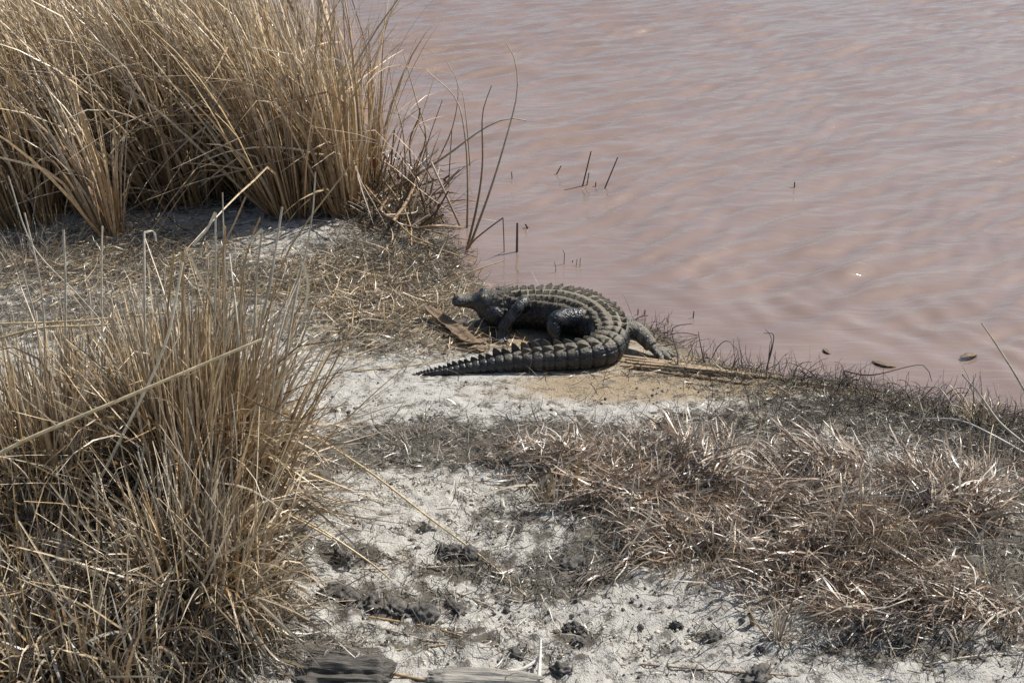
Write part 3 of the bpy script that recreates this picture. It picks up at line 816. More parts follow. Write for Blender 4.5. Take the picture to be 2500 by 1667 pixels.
# ------------------------------------------------------------------ big dry grass tussocks in the foreground
def tussock(px, py, rad, n_up, n_dr, n_short, Lup, label, n_stems, droop_dir=-.6, hgt=1.0):
    c = gp(px, py)
    rt = root('grass_tussock', c, label, 'dry grass')
    arrs = []
    # upright blades
    P, W, C, tw, phi = clump_arrays(c[0], c[1], n_up, rad, Lup, PI * .3, .03, tip=np.concatenate([PAL_TIP, PAL_STRAW]), wmax=.0075, spread=.13, bend=(-.2, .8), k=10, chaos=.14)
    arrs.append(ribbons(P, W, C, tw, phi, .35))
    # blades arching over and falling close to the tussock
    n = n_dr // 11; k = 12
    a_ = rng.normal(droop_dir, 1.25, n); r = rad * np.sqrt(U(.1, 1, n)) * .9
    p0 = np.stack([c[0] + r * np.cos(a_), c[1] + r * np.sin(a_), np.zeros(n)], -1); p0[:, 2] = gz_base(p0[:, 0], p0[:, 1])
    P = grow(p0, Lup * U(.5, 1.0, n), a_ + rng.normal(0, .8, n), U(.0, .18, n), U(1.8, 3.1, n), 2.2, k, np.where(U(0, 1, n) < .2, U(.3, .7, n), 2.), U(.5, 1.3, n), wob=.4, fz=.05)
    tw = U(-1, 1, (n, 1)) + U(-2.5, 2.5, (n, 1)) * np.linspace(0, 1, k)[None]
    arrs.append(ribbons(P, taper(n, k, U(.0024, .0062, n), .8, .1), blade_cols(n, k, PAL_BASE * .85, np.concatenate([PAL_TIP * .9, PAL_STRAW * .8]), .6), tw, a_, .35))
    # dead leaves hanging down the sides
    n = n_dr; k = 8
    a_ = rng.normal(droop_dir, 1.3, n); r = rad * U(.35, 1.12, n)
    p0 = np.stack([c[0] + r * np.cos(a_), c[1] + r * np.sin(a_), np.zeros(n)], -1)
    p0[:, 2] = gz_base(p0[:, 0], p0[:, 1]) + Lup * U(.12, .66, n) * (1.15 - .45 * r / rad)
    P = grow(p0, Lup * U(.25, .75, n), U(0, 2 * PI, n), U(2.2, 3.05, n), U(-.5, .5, n), 1.3, k, wob=.4, fz=.05)
    tw = U(-1, 1, (n, 1)) + U(-2, 2, (n, 1)) * np.linspace(0, 1, k)[None]
    arrs.append(ribbons(P, taper(n, k, U(.0022, .0055, n), .8, .12), blade_cols(n, k, np.concatenate([PAL_BASE * .6, PAL_STRAW * .6, PAL_GREY * .6]), np.concatenate([PAL_TIP * .7, PAL_GREY * .9, PAL_GREY * .6]), .7), tw, None, .35))  # grey dead leaves, palettes darkened to paint in the tussock's inner shade
    # straight dead stalks crossing through the tussock at all angles
    n = max(20, n_dr // 8); k = 6
    a_ = U(0, 2 * PI, n); r = rad * np.sqrt(U(0, 1, n))
    p0 = np.stack([c[0] + r * np.cos(a_), c[1] + r * np.sin(a_), np.zeros(n)], -1); p0[:, 2] = gz_base(p0[:, 0], p0[:, 1]) + Lup * U(0, .45, n)
    P = grow(p0, Lup * U(.4, .9, n), U(0, 2 * PI, n), U(.15, 1.25, n), U(-.15, .25, n), 1.5, k, wob=.08, fz=.05)
    arrs.append(ribbons(P, taper(n, k, U(.0018, .0042, n), .9, .5), blade_cols(n, k, np.concatenate([PAL_TIP, PAL_STRAW]), PAL_TIP, 1), U(-1.5, 1.5, (n, 1)).repeat(k, 1), None, .6))
    # short broken leaves and thatch at the foot
    n = n_short; k = 7
    a_ = U(0, 2 * PI, n); r = rad * 1.35 * np.sqrt(U(0, 1, n))
    p0 = np.stack([c[0] + r * np.cos(a_), c[1] + r * np.sin(a_), np.zeros(n)], -1); p0[:, 2] = gz_base(p0[:, 0], p0[:, 1]) + U(0, .30, n) * (1 - (r / rad / 1.4) ** 2) * hgt
    P = grow(p0, U(.12, .4, n), U(0, 2 * PI, n), U(.1, 1.3, n), U(-.5, 1.6, n), 1.4, k, wob=.8, fz=.06)
    tw = U(-2, 2, (n, 1)) + U(-2, 2, (n, 1)) * np.linspace(0, 1, k)[None]
    arrs.append(ribbons(P, taper(n, k, U(.0018, .0048, n), .8, .15), blade_cols(n, k, np.concatenate([PAL_BASE * .6, PAL_GREY * .55]), np.concatenate([PAL_TIP * .75, PAL_GREY * .7]), .8), tw, None))  # darkened palettes put the shade low in the tussock into the leaf colour
    V, Q, C = merge(arrs)
    add('leaf_mass', mesh_np('leaf_mass', V - c, Q, C, M_BLADE), rt, kind='stuff')
    P, W, C, tw, phi = clump_arrays(c[0], c[1], n_stems, rad * .95, Lup * .95, PI * .3, .05, spread=.16, bend=(-.1, .5), k=12, chaos=.12)
    for i in range(n_stems):
        r0 = U(.0032, .0062)
        V, Q, Cc = tubes(P[i:i + 1], np.linspace(r0, r0 * .6, 12)[None], C[i:i + 1], 5)
        add('stem', mesh_np('stem', V - c, Q, Cc, M_STEM, True), rt)
    return rt, c
T1, c1 = tussock(505, 1300, .19, 1500, 1100, 700, .86, 'large dry grass tussock with tall broken stems beside the bare sand', 46)
T2, c2 = tussock(200, 1270, .29, 1300, 1100, 1000, .72, 'sprawling grey straw tussock beside the taller one, full of bent leaves', 30, -1.2)
T3, c3 = tussock(0, 1420, .28, 350, 1000, 800, .56, 'low dark tussock of drooping grey leaves with a shadowed hollow', 12, -.9)
T4, c4 = tussock(500, 1540, .17, 220, 1500, 700, .60, 'matted skirt of fallen grass spilling from the foot of the tall tussock', 10, -.9)
T5, c5 = tussock(200, 1640, .28, 150, 1200, 700, .46, 'tangled fallen straw heap in front of the sprawling tussock', 8, -1.1)

# hand placed stems of the tussocks (parts of the tussock they grow from)
def tstem(rt, c, pts, r0, r1, colr, flat=None, name='stem', k=14, c2=None):
    P = polyline(pts, k); o = stick(name, P - c[None], r0, r1, colr, parent=rt, k=k, flat=flat, mat=M_BLADE if flat else M_STEM, c2=c2)
    return o
SG = (.42, .38, .31); ST = (.50, .39, .22); SO = (.36, .25, .13); SW = (.60, .53, .40)
Y1 = c1[1]
for pts, r0, r1, cc in [
    ([(600, 1290), (628, 864), (660, 690), (689, 505)], .0068, .0040, SG), ([(640, 1290), (677, 844), (738, 655), (765, 505), (770, 420)], .0050, .0022, SG),
    ([(500, 1290), (524, 800), (526, 519)], .0038, .003, SG), ([(480, 1280), (500, 760), (600, 480)], .0034, .0024, SO),
    ([(430, 1280), (446, 760), (446, 610)], .0062, .0045, SO), ([(350, 1270), (353, 745), (352, 568)], .0045, .0036, SG),
    ([(560, 1290), (590, 700), (636, 530)], .0040, .003, SO), ([(610, 1290), (622, 760), (640, 560)], .0040, .003, SG),
    ([(545, 1290), (545, 660), (550, 560), (543, 548)], .0036, .0026, SO), ([(640, 1280), (700, 860), (738, 640)], .0052, .0040, SG),
    ([(650, 1280), (720, 1010), (810, 850)], .0055, .0030, SO), ([(655, 1290), (760, 1010), (862, 790), (850, 760)], .0044, .0020, SO),
    ([(520, 1290), (640, 830), (700, 620), (862, 395)], .0040, .0024, SO), ([(420, 1280), (400, 900), (425, 610)], .0045, .004, SO),
    ([(505, 1290), (505, 1000), (497, 800)], .006, .0056, SO), ([(540, 1300), (575, 950), (583, 830), (560, 620)], .004, .003, SG)]:
    P = [at(x, y, Y1 + U(-.12, .12)) for x, y in pts]; P[0] = np.array([P[0][0], P[0][1], gz1(P[0][0], P[0][1])])
    P = [P[0]] + [np.array([p[0], p[1], p[2]]) for p in P[1:]]
    tstem(T1, c1, P, r0, r1, cc)
# broken-over tops
for pts in [[(446, 610), (470, 640), (510, 720), (540, 800)], [(738, 640), (752, 700), (735, 800)], [(352, 568), (375, 565), (382, 590)], [(640, 560), (610, 590), (598, 605)], [(526, 519), (505, 560), (470, 600)]]:
    tstem(T1, c1, [at(x, y, Y1 - .05) for x, y in pts], .005, .003, SW, flat=1.2, name='blade', k=10)
Y2 = c2[1]
for pts, r0, r1, cc, dy in [
    ([(-40, 1130), (60, 1075), (330, 960), (600, 845), (640, 828)], .0062, .0040, (.60, .48, .29), -.50), ([(180, 1290), (290, 1080), (400, 850), (446, 640)], .0055, .0036, SW, -.42),
    ([(40, 1560), (145, 1664), (150, 1670)], .004, .004, SG, -.6), ([(0, 790), (160, 785), (340, 770), (400, 765)], .0042, .003, ST, .1),
    ([(0, 825), (100, 800), (200, 796), (320, 790)], .0050, .004, ST, .05), ([(60, 520), (100, 700), (110, 900), (112, 1200)], .0026, .0034, SG, -.05),
    ([(20, 430), (80, 600), (190, 720), (290, 830)], .0022, .0026, SG, .2), ([(150, 1230), (160, 760), (155, 560)], .0040, .0034, SG, 0),
    ([(255, 1180), (248, 680), (250, 552)], .0034, .003, SW, .05), ([(105, 1200), (95, 840), (55, 660)], .0036, .002, SG, 0),
    ([(300, 1230), (282, 870), (272, 715)], .0042, .003, SG, 0), ([(230, 1155), (250, 1330), (266, 1455), (255, 1600)], .0042, .0036, SW, -.5),
    ([(155, 1664), (240, 1540), (411, 1302)], .0062, .0058, ST, -.55), ([(180, 1640), (270, 1380), (340, 1160), (352, 1090)], .0046, .004, SG, -.4),
    ([(470, 1667), (560, 1490), (580, 1370), (578, 1100), (565, 960)], .0026, .002, SG, -.45), ([(430, 1660), (420, 1500), (410, 1200), (402, 1050)], .0030, .0024, SG, -.5),
    ([(500, 1650), (505, 1300), (520, 1050)], .0024, .002, SG, -.45)]:
    tstem(T2, c2, [at(x, y, Y2 + dy + i * .012) for i, (x, y) in enumerate(pts)], r0, r1, cc)

# ------------------------------------------------------------------ low matted grass, thatch and litter
def scatter(n, dens, x0=-2.7, x1=2.5, y0=3.15, y1=8.2, shoremin=-.02):
    xs, ys = [], []
    tot = 0
    while tot < n:
        x = U(x0, x1, n * 2); y = U(y0, y1, n * 2)
        ok = (U(0, 1, n * 2) < dens(x, y)) & (shore_dist(x, y) > shoremin)
        xs.append(x[ok]); ys.append(y[ok]); tot += ok.sum()
    return np.concatenate(xs)[:n], np.concatenate(ys)[:n]
def gator_clear(x, y):      # nothing may lie inside the animal
    d = np.full(np.shape(x), 9.)
    for i in range(0, NS, 12): d = np.minimum(d, np.hypot(x - S_[i, 0], y - S_[i, 1]) - S_[i, 3])
    for fx, fy, r in [(-.06, 5.70, .06), (.12, 5.66, .09), (.63, 5.56, .10), (.55, 5.62, .06), (.25, 5.68, .07)]: d = np.minimum(d, np.hypot(x - fx, y - fy) - r)
    return d > .0
def litter(name, n, dens, Lr, wr, th, bend, pal, label, k=6, lift=.02, cat='dry grass', wob=.9, mat=M_BLADE, tube=False, shoremin=-.02, clear=True, heap=0., comb=None):
    x, y = scatter(n, dens, shoremin=shoremin)
    if clear:
        ok = gator_clear(x, y); x, y = x[ok], y[ok]
    n = len(x)
    p0 = np.stack([x, y, gz_base(x, y) + U(0, lift, n) + heap * U(.1, 1, n) * smooth(.38, .7, fbm(x * 5.5, y * 5.5, 91, 3))], -1)
    az = U(0, 2 * PI, n) if comb is None else 4 * PI * fbm(x * 1.7, y * 1.7, 71, 2) + rng.normal(0, comb, n)
    P = grow(p0, U(*Lr, n), az, U(*th, n), U(*bend, n), 1.3, k, wob=wob, fz=lift + .008)
    if clear:
        ok = gator_clear(P[:, -1, 0], P[:, -1, 1]) & gator_clear(P[:, k // 2, 0], P[:, k // 2, 1]); P = P[ok]; n = len(P)
    C = blade_cols(n, k, pal, pal, 1, .2)
    if tube:
        r = U(*wr, n)[:, None] * np.linspace(1, .35, k)[None]
        V, Q, C = tubes(P, r, C, 3)
    else:
        tw = U(-1.5, 1.5, (n, 1)) + U(-1.5, 1.5, (n, 1)) * np.linspace(0, 1, k)[None]
        V, Q, C = ribbons(P, taper(n, k, U(*wr, n), .7, .15), C, tw, None)
    return add(name, mesh_np(name, V, Q, C, mat), kind='stuff', label=label, cat=cat)
Z_MAT = [Blob(*a) for a in [(1480, 1180, 230, 60), (1700, 1215, 260, 62), (1960, 1240, 300, 80), (2250, 1300, 360, 125), (2420, 1420, 280, 130), (2050, 1420, 230, 70), (1660, 1340, 190, 45), (2200, 1530, 260, 50, .7), (1850, 1500, 120, 40, .3), (1400, 1380, 140, 40, .35)]]
Z_STRAW = [Blob(*a) for a in [(950, 750, 200, 85), (800, 690, 220, 60, .7), (1090, 790, 140, 50), (640, 690, 330, 60, .5), (1010, 860, 150, 28, .45), (960, 640, 150, 40, .6), (1180, 830, 90, 30), (1560, 905, 250, 22, .25), (300, 640, 300, 90, .5)]]
Z_SHORE_R = [Blob(*a) for a in [(1750, 905, 160, 22, .8), (1950, 935, 180, 32), (2150, 975, 180, 40), (2330, 1010, 180, 50), (2480, 1050, 150, 70), (2100, 1040, 340, 45, .35), (2350, 1120, 200, 60, .4), (1600, 815, 70, 30, .8), (1020, 640, 140, 60, .5), (960, 540, 120, 40, .5)]]
litter('thatch_litter', 34000, lambda x, y: (zone(Z_ORG, x, y) ** 1.5 * (.35 + .9 * fbm(x * 5, y * 5, 41, 3)) + .035).clip(0, 1), (.03, .12), (.0008, .0022), (.9, 1.65), (-.5, .9), PAL_GREY * .85, 'fine grey brown grass litter lying over the dark soil bands', 5, .018)
litter('matted_grass', 8500, lambda x, y: zone(Z_MAT, x, y) ** 1.3 * smooth(.40, .58, fbm(x * 3.4, y * 3.4, 61, 3)), (.06, .20), (.0013, .0036), (.8, 1.7), (-.3, 1.4), PAL_RUSSET, 'matted russet and bleached grass covering the bank', 7, .03, heap=.11, comb=.75, wob=.55)
litter('straw_litter', 5200, lambda x, y: zone(Z_STRAW, x, y) ** 1.2, (.05, .22), (.0011, .0030), (1.2, 1.65), (-.4, .5), PAL_STRAW, 'tan straw litter strewn on the bank before the animal', 6, .02, wob=.6)
litter('wiry_roots', 3400, lambda x, y: zone(Z_SHORE_R, x, y), (.05, .17), (.0010, .0023), (.8, 1.75), (-1.2, 1.5), PAL_ROOT, 'tangle of dark wiry roots along the water edge', 7, .015, 'roots', 1.3, M_ROOT, True, -.06)
litter('dry_twigs', 3000, lambda x, y: (zone(Z_ORG, x, y) * .8 + .12).clip(0, 1), (.03, .11), (.0007, .0016), (.3, 1.6), (-.6, 1.0), np.concatenate([PAL_ROOT, PAL_GREY[3:5]]), 'thin dark twiglets scattered over the sand and thatch', 6, .01, 'twigs', 1.0, M_ROOT, True)

def tuft(px, py, n, rad, L, label, group=None, pal=PAL_RUSSET, nst=7, lean=0., amt=0., wmax=.0036, name='grass_tuft', bend=(.6, 2.2)):
    c = gp(px, py); rt = root(name, c, label, 'grass tuft', group)
    P, W, C, tw, phi = clump_arrays(c[0], c[1], n, rad, L, lean, amt, wmax=wmax, spread=.75, bend=bend, base=pal, tip=np.concatenate([pal[2:5], PAL_TIP[2:5] * .9]), k=8)
    V, Q, C = ribbons(P, W * .75, C, tw, phi, .3)
    add('leaf_mass', mesh_np('leaf_mass', V - c, Q, C, M_BLADE), rt, kind='stuff')
    P, W, C, tw, phi = clump_arrays(c[0], c[1], nst, rad * .8, L * 1.35, lean, amt, spread=.35, bend=(0, .5), base=PAL_STRAW, tip=PAL_TIP, k=8)
    for i in range(nst):
        V, Q, Cc = tubes(P[i:i + 1], np.linspace(.0026, .0014, 8)[None], C[i:i + 1], 5)
        add('stem', mesh_np('stem', V - c, Q, Cc, M_STEM, True), rt)
    return rt, c
GT = 'low tufts in the matted grass'; LT = 'low russet and bleached grass tuft among the matted grass of the bank'
for px, py, n, rad, L in [(1450, 1180, 130, .11, .20), (1590, 1190, 130, .12, .21), (1720, 1200, 120, .12, .20), (1830, 1220, 110, .10, .18), (2250, 1200, 150, .13, .22),
                          (2420, 1180, 150, .12, .24), (2330, 1380, 150, .14, .20), (2460, 1480, 120, .12, .18), (2150, 1460, 130, .14, .17), (1960, 1440, 110, .12, .16)]:
    tuft(px, py, int(n * .8), rad * 1.25, L * .72, LT, GT)
TD, cd = tuft(2110, 1330, 260, .17, .26, 'dark shaggy tuft with long pale dead stalks leaning out of the mat', nst=5, pal=PAL_RUSSET * .7)
for pts in [[(2015, 1370), (2040, 1270), (2072, 1180)], [(2055, 1375), (2085, 1290), (2100, 1235)], [(2145, 1375), (2190, 1300), (2210, 1260)], [(2325, 1195), (2345, 1130), (2357, 1100)], [(2035, 1200), (2040, 1150), (2008, 1090)]]:
    tstem(TD, cd, [gp(*pts[0])] + [at(x, y, gp(*pts[0])[1] + .03) for x, y in pts[1:]], .0042, .003, SW, k=8)
TB, cb = tuft(1690, 1375, 170, .13, .17, 'pale bleached grass tuft at the edge of the white sand', pal=PAL_TIP, nst=3, lean=-PI / 2, amt=.25)
TR, cr_ = tuft(1903, 1562, 55, .025, .16, 'small russet tuft alone on white sand with two long bent blades', nst=3, lean=.6, amt=.15, bend=(.2, 1.3))
for pts, cc in [([(1903, 1562), (1930, 1480), (1958, 1385)], (.16, .09, .06)), ([(1925, 1545), (1960, 1470), (2010, 1405), (2018, 1385)], SW)]:
    tstem(TR, cr_, [gp(*pts[0])] + [at(x, y, gp(*pts[0])[1] + .02) for x, y in pts[1:]], .0034, .0018, cc, k=8)
TF, cf = tuft(1345, 1240, 50, .04, .18, 'tuft with broad brown folded leaves beside the white sand', nst=3, bend=(.8, 2.0))
for pts in [[(1345, 1155), (1320, 1180), (1260, 1185), (1175, 1205)], [(1345, 1150), (1345, 1180), (1322, 1235)], [(1345, 1150), (1352, 1190), (1342, 1210)], [(1345, 1150), (1325, 1160), (1255, 1200)], [(1380, 1240), (1400, 1180), (1425, 1100)], [(1392, 1245), (1402, 1200), (1412, 1150)], [(1345, 1150), (1430, 1170), (1500, 1185)]]:
    tstem(TF, cf, [at(x, y, cf[1] - .01 + .01 * i) for i, (x, y) in enumerate(pts)], .0062, .004, random.choice([SO, SW, (.22, .12, .07)]), flat=.4 + U(0, 1), name='blade', k=9)
tuft(60, 640, 150, .16, .22, 'reddish brown low grass tuft below the reed stand', pal=PAL_RUSSET, nst=3)
tuft(150, 600, 120, .14, .18, 'reddish brown low grass tuft beside the fan shaped reed clump', pal=PAL_RUSSET, nst=3)
tuft(2400, 1040, 60, .05, .20, 'pale sheaf of straw at the root fringed waterline', pal=PAL_TIP, nst=6, lean=PI * .7, amt=.3)
for px, py, l in [(760, 1130, 'small grey brown grass tuft beside the tall tussock'), (1010, 1090, 'small wiry grey grass tuft on the thatch band behind the white sand')]:
    tuft(px, py, 70, .09, .13, l, pal=PAL_GREY, nst=2, wmax=.002)

# ------------------------------------------------------------------ reeds and stakes standing in the water
DK = (.10, .07, .045); MB = (.22, .15, .085); WS = (.52, .46, .36)
wr = root('water_reed', plane_pt(1150, 560, WATER_Z), 'tall bending reeds rising from one dark root at the waterline', 'reeds')
cw = plane_pt(1150, 560, WATER_Z)
for pts, r0, r1, a_, b_ in [
    ([(1135, 615), (1165, 500), (1178, 400), (1178, 280), (1200, 210)], .0060, .0014, MB, MB), ([(1142, 600), (1195, 470), (1235, 340), (1262, 230), (1258, 150), (1235, 105)], .0060, .0016, MB, WS),
    ([(1140, 555), (1142, 450), (1135, 330), (1112, 240), (1040, 172)], .0050, .0014, MB, WS), ([(1130, 555), (1095, 490), (1052, 395)], .0050, .0040, MB, WS)]:
    base = plane_pt(*pts[0], WATER_Z); base[2] -= .03
    tstem(wr, cw, [base] + [at(x, y, base[1]) for x, y in pts[1:]], r0 * 1.35, r1 * 1.6, a_, c2=b_, k=16)
w2 = root('water_reed', plane_pt(1010, 430, WATER_Z), 'arching pale reeds leaning out over the water from the cut stalks', 'reeds')
cw = plane_pt(1010, 430, WATER_Z)
for pts, r0, r1, a_, b_ in [
    ([(930, 480), (1000, 440), (1090, 380), (1180, 315), (1240, 290), (1285, 295)], .0075, .0020, DK, WS), ([(1000, 440), (1020, 400), (1040, 330), (1015, 240), (985, 130)], .0048, .0014, MB, WS),
    ([(1010, 440), (1000, 350), (1022, 290), (1025, 265)], .0046, .0030, MB, MB), ([(990, 440), (985, 330), (960, 230), (950, 160)], .0044, .0014, MB, WS),
    ([(1015, 430), (1050, 330), (1080, 245)], .0032, .0014, DK, MB), ([(1060, 400), (1105, 310), (1118, 210), (1090, 150)], .0040, .0014, MB, WS),
    ([(1095, 455), (1098, 400), (1103, 320)], .0028, .0016, DK, DK), ([(1148, 405), (1140, 310), (1130, 230), (1120, 215)], .0034, .0014, MB, WS), ([(1045, 420), (1040, 340), (1022, 300), (1025, 265), (975, 305)], .0030, .0022, MB, WS)]:
    base = plane_pt(*pts[0], WATER_Z); base[2] -= .03
    tstem(w2, cw, [base] + [at(x, y, base[1] - .03 * i) for i, (x, y) in enumerate(pts) if i], r0 * 1.3, r1 * 1.6, a_, c2=b_, k=14)
# cut and fallen reed stalks at the corner of the stand
fb = gp(960, 500); FB = root('fallen_reeds', fb, 'heap of dark broken reed stalks crossing at the waterline', 'reeds')
for pts, r, cc in [([(870, 500), (960, 455), (1070, 395)], .010, DK), ([(900, 510), (1000, 480), (1060, 470)], .009, DK), ([(960, 540), (1000, 480), (1020, 420)], .010, MB),
                   ([(880, 440), (950, 520), (1010, 580), (1060, 600)], .006, SO), ([(900, 400), (960, 470), (1000, 540), (1005, 600)], .0045, SO), ([(870, 480), (960, 540), (1080, 570)], .006, DK),
                   ([(1010, 560), (1070, 552), (1130, 556)], .009, MB), ([(940, 525), (1010, 520), (1020, 505)], .004, WS), ([(1040, 500), (1060, 470), (1075, 545)], .005, DK), ([(950, 480), (930, 520), (990, 540)], .009, MB),
                   ([(1000, 555), (1060, 520), (1085, 545)], .006, DK)]:
    P = []
    for i, (x, y) in enumerate(pts):
        q = gp(x, y, .05 + .09 * U(0, 1) * (i < len(pts) - 1)); q[2] = max(q[2], WATER_Z + .01); P.append(q)
    tstem(FB, fb, P, r, r * .8, cc, k=9)
for i in range(40):
    q = gp(U(900, 1085), U(440, 570)); q[2] = max(q[2], WATER_Z - .03); l_ = U(.10, .38); a_ = U(0, 2 * PI); t_ = U(.1, 1.1)
    e = q + l_ * np.array([math.sin(t_) * math.cos(a_), math.sin(t_) * math.sin(a_), math.cos(t_)])
    rr_ = U(.003, .008); tstem(FB, fb, [q, (q + e) / 2 + rng.normal(0, .01, 3), e], rr_, rr_ * .8, random.choice([DK, DK, DK, MB]), k=6)
arr = []
n = 260; x0 = [gp(U(870, 1070), U(430, 560)) for i in range(n)]
P = grow(np.array(x0) + np.array([0, 0, .01]), U(.1, .45, n), U(0, 2 * PI, n), U(.3, 1.5, n), U(-.3, .9, n), 1.4, 6, wob=.4)
P[..., 2] = np.maximum(P[..., 2], WATER_Z + .005)
V, Q, C = ribbons(P, taper(n, 6, U(.002, .006, n)), blade_cols(n, 6, PAL_BASE * .35, PAL_STRAW * .45), None, None, .3)  # palettes cut well down, painting the heap's shadow into its leaves
add('leaf_mass', mesh_np('leaf_mass', V - fb, Q, C, M_BLADE), FB, kind='stuff')
def stake(pts, r, label, group=None, name='reed_stake', c=DK, r1=None, c2=None):
    base = plane_pt(*pts[0], WATER_Z); base[2] -= .05
    P = [base] + [at(x, y, base[1]) for x, y in pts[1:]]
    if len(P) == 2: P.insert(1, (P[0] + P[1]) / 2)
    return stick(name, P, r, r1 or r * .75, c, label, 'stake', group, k=8, c2=c2)
stake([(1262, 615), (1263, 545)], .0075, 'thick dark reed stub standing upright in the shallow water')
stake([(1418, 455), (1443, 370)], .0048, 'long dark stake leaning from the open water, the taller of a leaning pair')
stake([(1470, 457), (1508, 385)], .0046, 'thin dark stake slanting steeply out of the water, the slimmer of a leaning pair')
stake([(1430, 453), (1438, 422)], .0040, 'short dark stub close beside the tallest leaning stake')
stake([(1453, 452), (1455, 445)], .0045, 'tiny stub just breaking the water between the two leaning stakes')
stake([(1252, 440), (1249, 420)], .0042, 'small upright stub in the water beyond the tall bending reeds')
stake([(1350, 423), (1370, 405)], .0042, 'short slanted reed stub in open water before the leaning stakes')
stake([(1941, 460), (1940, 445)], .0048, 'lone tiny stub far out on the open water')
stake([(1302, 557), (1283, 548)], .0070, 'cut reed end lying almost flat in the water')
stake([(1132, 615), (1150, 595), (1190, 560), (1228, 532)], .0055, 'brown reed stem slanting up from the waterline to a broken bend', c=MB)
stick('reed_stake', [at(1228, 532, plane_pt(1230, 625, WATER_Z)[1]), at(1230, 580, plane_pt(1230, 625, WATER_Z)[1]), plane_pt(1231, 628, WATER_Z - .04)], .0030, .0026, DK, 'thin reed hanging straight down from a broken bend into the water', 'stake', k=8)
stake([(1376, 645), (1378, 620), (1375, 612)], .0024, 'thin twig stub poking up from the shallows beyond the animal')
stake([(1405, 648), (1409, 632)], .0022, 'one of several fine twig ends sprouting together from the shallows', 'twig ends in the shallows')
stake([(1415, 650), (1417, 630)], .0022, 'one of several fine twig ends sprouting together from the shallows', 'twig ends in the shallows')
stake([(1400, 640), (1398, 636)], .0032, 'one of several fine twig ends sprouting together from the shallows', 'twig ends in the shallows')
stake([(1354, 665), (1357, 655), (1353, 640)], .0020, 'hooked hair thin twig in the shallows beyond the animal')
stake([(1453, 740), (1456, 712)], .0048, 'dark peg rising right behind the back of the alligator')
stake([(1557, 768), (1558, 755)], .0036, 'tiny dark stub in the water behind the tail, one of two', 'two stubs behind the tail')
stake([(1573, 768), (1575, 757)], .0036, 'tiny dark stub in the water behind the tail, one of two', 'two stubs behind the tail')
stake([(1692, 775), (1694, 760)], .0036, 'small forked stub in the water beyond the hind foot')
stake([(1640, 790), (1628, 777)], .0032, 'short leaning stub in the water beside the hind foot')
stake([(1520, 780), (1560, 775), (1582, 770)], .0028, 'thin straight stick lying on the water behind the tail')
stake([(2020, 805), (2030, 855), (2035, 862)], .002, 'bent water twig beside the floating brown leaf') if False else None
# floating dead leaves
def flake(pts, w, label, px_, name='floating_leaf', mat=M_LEAF, th=.003, group=None, cat='leaf', lift=.0, water=True):
    P = [(plane_pt(x, y, WATER_Z + .001 + h * .6) if water else gp(x, y, h)) for x, y, h in pts]
    return strip(name, P, w, th, label, cat, group, mat)
def strip(name, P, w, th, label, cat, group, mat, parent=None, curl=.25, k=14):
    P = polyline(P, k); T = tangents(P[None])[0]
    o0 = P[0].copy() if parent is None else np.zeros(3)
    S = unit(np.cross(T, np.array([0, 0, 1.]))); B = np.cross(S, T)
    t = np.linspace(0, 1, k); ww = w * np.sin(np.clip(t * .9 + .06, 0, 1) * PI) ** .6 * (1 + rng.normal(0, .06, k))
    rows = []
    for u in (-1, -.5, 0, .5, 1):
        rows.append(P + S * (ww * u)[:, None] + B * (ww * curl * (u * u))[:, None] + B * rng.normal(0, w * .06, k)[:, None])
    top = np.stack(rows, 1); bot = top[:, ::-1] - np.array([0, 0, th])
    ringv = np.concatenate([top, bot], 1)
    m_ = ringv.shape[1]; idx = np.arange(k * m_).reshape(k, m_); i2 = np.roll(idx, -1, 1)
    Q = np.stack([idx[:-1], i2[:-1], i2[1:], idx[1:]], -1).reshape(-1, 4)
    me = mesh_np(name, ringv.reshape(-1, 3) - o0, Q, None, mat, False)
    return add(name, me, parent, label, cat, group, None, None if parent is not None else tuple(o0))
flake([(2345, 873, .01), (2362, 868, .02), (2385, 864, .012)], .018, 'curled brown leaf floating far from the waterline roots', 0)
flake([(2130, 880, .004), (2160, 890, .006), (2188, 895, 0)], .014, 'dark sliver of reed leaf floating just off the roots', 0)
flake([(1208, 450, .003), (1220, 452, .005), (1230, 455, 0)], .013, 'small tan leaf floating near the tall bending reeds', 0)
flake([(2012, 850, .004), (2020, 858, .01), (2028, 864, .0)], .010, 'tiny folded leaf floating off the root tangle', 0)

# ------------------------------------------------------------------ things lying about the animal
strip('dead_leaf', [gp(1040, 748, .075), gp(1065, 770, .05), gp(1105, 800, .03), gp(1140, 830, .03), gp(1165, 835, .03), gp(1190, 828, .02)], .034, .006,
      'broad curled brown leaf lying in front of the alligator', 'leaf', None, M_LEAF, curl=.45, k=22)
strip('bark_flake', [gp(1140, 838, .02), gp(1165, 842, .03), gp(1195, 845, .015)], .026, .010, 'stubby brown husk at the end of the curled leaf', 'husk', None, M_LEAF, curl=-.5)
cane_r = gp(1560, 880); CN = root('cane_bundle', cane_r, 'bundle of split tan canes under the hind foot along the bank', 'canes')
for i, (ya, yb, h) in enumerate([(866, 912, .028), (874, 918, .034), (882, 924, .030), (890, 930, .022), (880, 945, .012), (895, 936, .010)]):
    x1 = [1780, 1860, 1930, 1990, 2060, 1830][i]
    P = [gp(1520 + 6 * i, ya, h), gp((1520 + x1) / 2, (ya * .52 + yb * .48) - 4, h), gp(x1, yb, .012)]
    P = [p - cane_r for p in P]
    strip('cane', P, .012, .006, None, None, None, M_CANE, parent=CN, curl=-.3, k=10)
